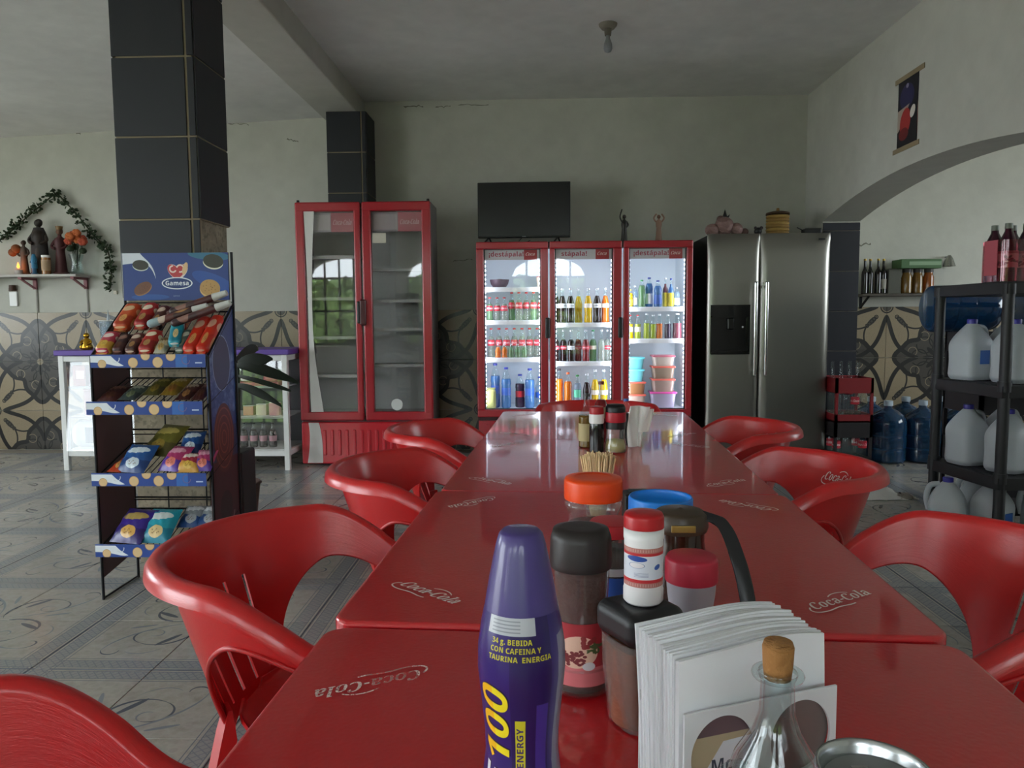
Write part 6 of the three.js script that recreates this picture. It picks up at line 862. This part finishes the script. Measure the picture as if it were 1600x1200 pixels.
// big blue bottles
const jugProfile = [[0, 0], [0.11, 0], [0.13, 0.012], [0.135, 0.03], [0.135, 0.1], [0.128, 0.108], [0.128, 0.116], [0.135, 0.125], [0.135, 0.2], [0.128, 0.208], [0.128, 0.216], [0.135, 0.225], [0.135, 0.31], [0.12, 0.36], [0.07, 0.4], [0.032, 0.42], [0.028, 0.455]];
const jugG = lathe(jugProfile, 32), jugWaterG = lathe([[0, 0.005], [0.125, 0.008], [0.13, 0.03], [0.13, 0.3], [0.11, 0.355], [0.0, 0.36]], 28), jugCapG = lathe([[0.03, 0.44], [0.033, 0.445], [0.033, 0.475], [0.028, 0.48], [0, 0.48]], 20);
const jugM = PHY('#2a5f8e', 0.08, { transmission: 0.7, thickness: 0, side: THREE.DoubleSide }), jugW = PHY('#1f4468', 0.06, { transmission: 0.45, thickness: 0 }), jugCapM = MAT('#a9b6c2', 0.4);
function bigJug(at, label, full = true, setup) { const t = thing('water_jug', label, 'water jug', at, 0, 'large blue water jugs'); part(t, 'jug_body', jugG, jugM); if (full) part(t, 'water', jugWaterG, jugW); part(t, 'cap', jugCapG, jugCapM); setup?.(t); return t; }
[[2.72, -6.0, 'front left'], [2.995, -6.02, 'front middle'], [3.27, -6.0, 'front right'], [2.72, -6.3, 'back left'], [2.995, -6.3, 'back middle'], [3.27, -6.3, 'back right']].forEach(([x, z, w]) => bigJug([x, 0, z], 'large blue water jug on the floor beyond the arch, ' + w + ' of the group'));
{   // crates behind the shelving with two jugs lying on them
  const crate = (name, label, at, w, h, d, m, group) => { const t = thing(name, label, 'crate', at, 0, group); part(t, 'floor_plate', box(w, 0.012, d, 0, 0.006, 0), m); for (const z of [-1, 1]) { part(t, 'top_band', box(w, h * 0.34, 0.01, 0, h * 0.83, z * (d / 2 - 0.005)), m); part(t, 'bottom_band', box(w, h * 0.18, 0.01, 0, h * 0.09, z * (d / 2 - 0.005)), m); } for (const x of [-1, 1]) { part(t, 'top_band', box(0.01, h * 0.34, d - 0.02, x * (w / 2 - 0.005), h * 0.83, 0), m); part(t, 'bottom_band', box(0.01, h * 0.18, d - 0.02, x * (w / 2 - 0.005), h * 0.09, 0), m); for (const z of [-1, 1]) part(t, 'corner_post', box(0.02, h, 0.02, x * (w / 2 - 0.01), h / 2, z * (d / 2 - 0.01)), m); } return t; };
  const dark = MAT('#1a1418', 0.55), red = MAT('#7d141c', 0.5);
  for (let k = 0; k < 3; k++) crate('drink_crate', ['lowest', 'middle', 'uppermost'][k] + ' dark crate of the stack behind the black shelving', [2.84, k * 0.345, -4.55], 0.72, 0.345, 0.4, dark, 'dark crates behind the shelving');
  for (const [x, w] of [[2.31, 'left'], [2.83, 'right']]) bigJug([x, 1.171, -4.53], 'blue water jug lying on its side behind the shelving, ' + w + ' one', false, (t) => { t.rotation.z = -R90; t.position.x = x - 0.05; });
  // two bottle crates beside the steel refrigerator
  for (let k = 0; k < 2; k++) {
    crate('drink_crate', k ? 'red bottle crate on top, right of the steel refrigerator' : 'dark bottle crate on the floor, right of the steel refrigerator', [2.378, k * 0.335, -5.95], 0.28, 0.335, 0.3, k ? red : dark, 'bottle crates by the pier');
    for (let i = 0; i < 4; i++) for (let j = 0; j < 2; j++) bottle({ label: ['first', 'second', 'third', 'fourth'][i] + ' bottle from left, ' + (j ? 'back' : 'front') + ' row of the ' + (k ? 'red upper' : 'dark lower') + ' crate', group: k ? 'bottles in the upper crate' : 'bottles in the lower crate', at: [2.28 + i * 0.0655, k * 0.335 + 0.0125, -5.87 - j * 0.12], turn: i, h: k && j ? 0.46 : 0.3, r: 0.03, liquid: k === 0 && i === 2 ? PHY('#2f6a3c', 0.12, { transmission: 0.5, thickness: 0 }) : liq.pale, fill: 0.12, band: (i + k) % 3 ? null : band.redCola, cap: null, glassMat: mat.clear });
  }
}
// wall shelf beyond the arch
{
  const t = thing('wall_shelf', 'narrow wooden wall shelf beyond the arch', 'shelf', [3.0, 1.315, -6.49]); part(t, 'board', rbox(0.68, 0.02, 0.2, 0.003, 0, -0.01, 0), MAT('#4a443c', 0.7)); for (const x of [-0.28, 0.28]) part(t, 'bracket', merge(box(0.02, 0.1, 0.015, x, -0.07, -0.085), loft([[x, -0.022, 0.07, 0.016, 0.01], [x, -0.11, -0.085, 0.016, 0.01]], [1, 0, 0])), mat.blackMetal);
  const beer = PHY('#160d0a', 0.1, { transmission: 0.1, thickness: 0 });
  ['leftmost', 'second', 'third', 'rightmost'].forEach((w, k) => bottle({ name: 'beer_bottle', kind: 'long', label: w + ' of four dark beer bottles on the shelf beyond the arch', at: [2.695 + k * 0.052 + (k > 1 ? 0.004 : 0), 1.3155, -6.45 - (k % 2) * 0.02], h: 0.285, r: 0.025, liquid: beer, glassMat: beer, fill: 0.66, band: k === 3 ? MAT('#a8a49a', 0.6) : null, bandAt: [0.14, 0.42], cap: MAT('#a88a3a', 0.4, 0.6) }));
  const b = thing('carton_box', 'dull grey carton between the beer bottles and amber jars', 'box', [2.935, 1.3155, -6.5]); part(b, 'carton', rbox(0.1, 0.2, 0.12, 0.004, 0, 0.1, 0), MAT('#57574f', 0.8)); part(b, 'flap', box(0.098, 0.004, 0.06, 0, 0.202, 0.03), MAT('#66665c', 0.8));
  ['left', 'middle', 'right'].forEach((w, k) => { const j = thing('honey_jar', w + ' of three amber jars under the green box', 'jar', [3.04 + k * 0.088, 1.3155, -6.46]); part(j, 'glass_body', lathe([[0, 0], [0.038, 0], [0.041, 0.006], [0.041, 0.13], [0.032, 0.16], [0.032, 0.17]], 24), PHY(k === 2 ? '#a85a1a' : '#8a6422', 0.1, { transmission: 0.4, thickness: 0 })); part(j, 'lid', cyl(0.035, 0.035, 0.03, 0, 0.17, 0, 24), MAT('#2c241e', 0.5)); });
  const g = thing('green_carton', 'flat green box lying on the amber jars', 'box', [3.115, 1.516, -6.46], 0.03); part(g, 'carton', rbox(0.33, 0.075, 0.16, 0.006, 0, 0.0375, 0), MAT('#3f6238', 0.6)); part(g, 'pale_panel', box(0.26, 0.03, 0.002, 0.03, 0.04, 0.081), MAT('#7f9a78', 0.6));
  const l = thing('wall_lamp', 'small metal lamp cone on the wall beyond the arch', 'lamp', [3.42, 1.6, -6.6]); part(l, 'shade', lathe([[0.05, -0.06], [0.03, 0.0], [0.012, 0.03], [0, 0.032]], 20).translate(0, 0, 0.06), MAT('#9a9a94', 0.25, 0.9)); part(l, 'arm', bar([0, 0.02, 0], [0, 0.02, 0.06], 0.007), mat.steel);
}
// crumpled paper on the floor
{ const t = thing('crumpled_paper', 'crumpled white paper on the floor near the black shelving', 'litter', [2.12, 0, -4.85]); const crumple = (w, h, s, x, z) => sheet(20, 14, (u, v) => V(x + (u - 0.5) * w + 0.02 * (hash(Math.round(u * 20), Math.round(v * 14), s) - 0.5), 0.004 + h * hash(Math.round(u * 20), Math.round(v * 14), s + 1) * Math.sin(u * 3.14) * Math.sin(v * 3.14), z + (v - 0.5) * w * 0.8 + 0.02 * hash(Math.round(u * 20), Math.round(v * 14), s + 2)), 0.001); part(t, 'sheet', crumple(0.32, 0.09, 3, 0, 0), mat.paper); part(t, 'torn_piece', crumple(0.14, 0.04, 8, 0.16, 0.05), MAT('#b5ada2', 0.9)); }

renderer.render(scene, camera);
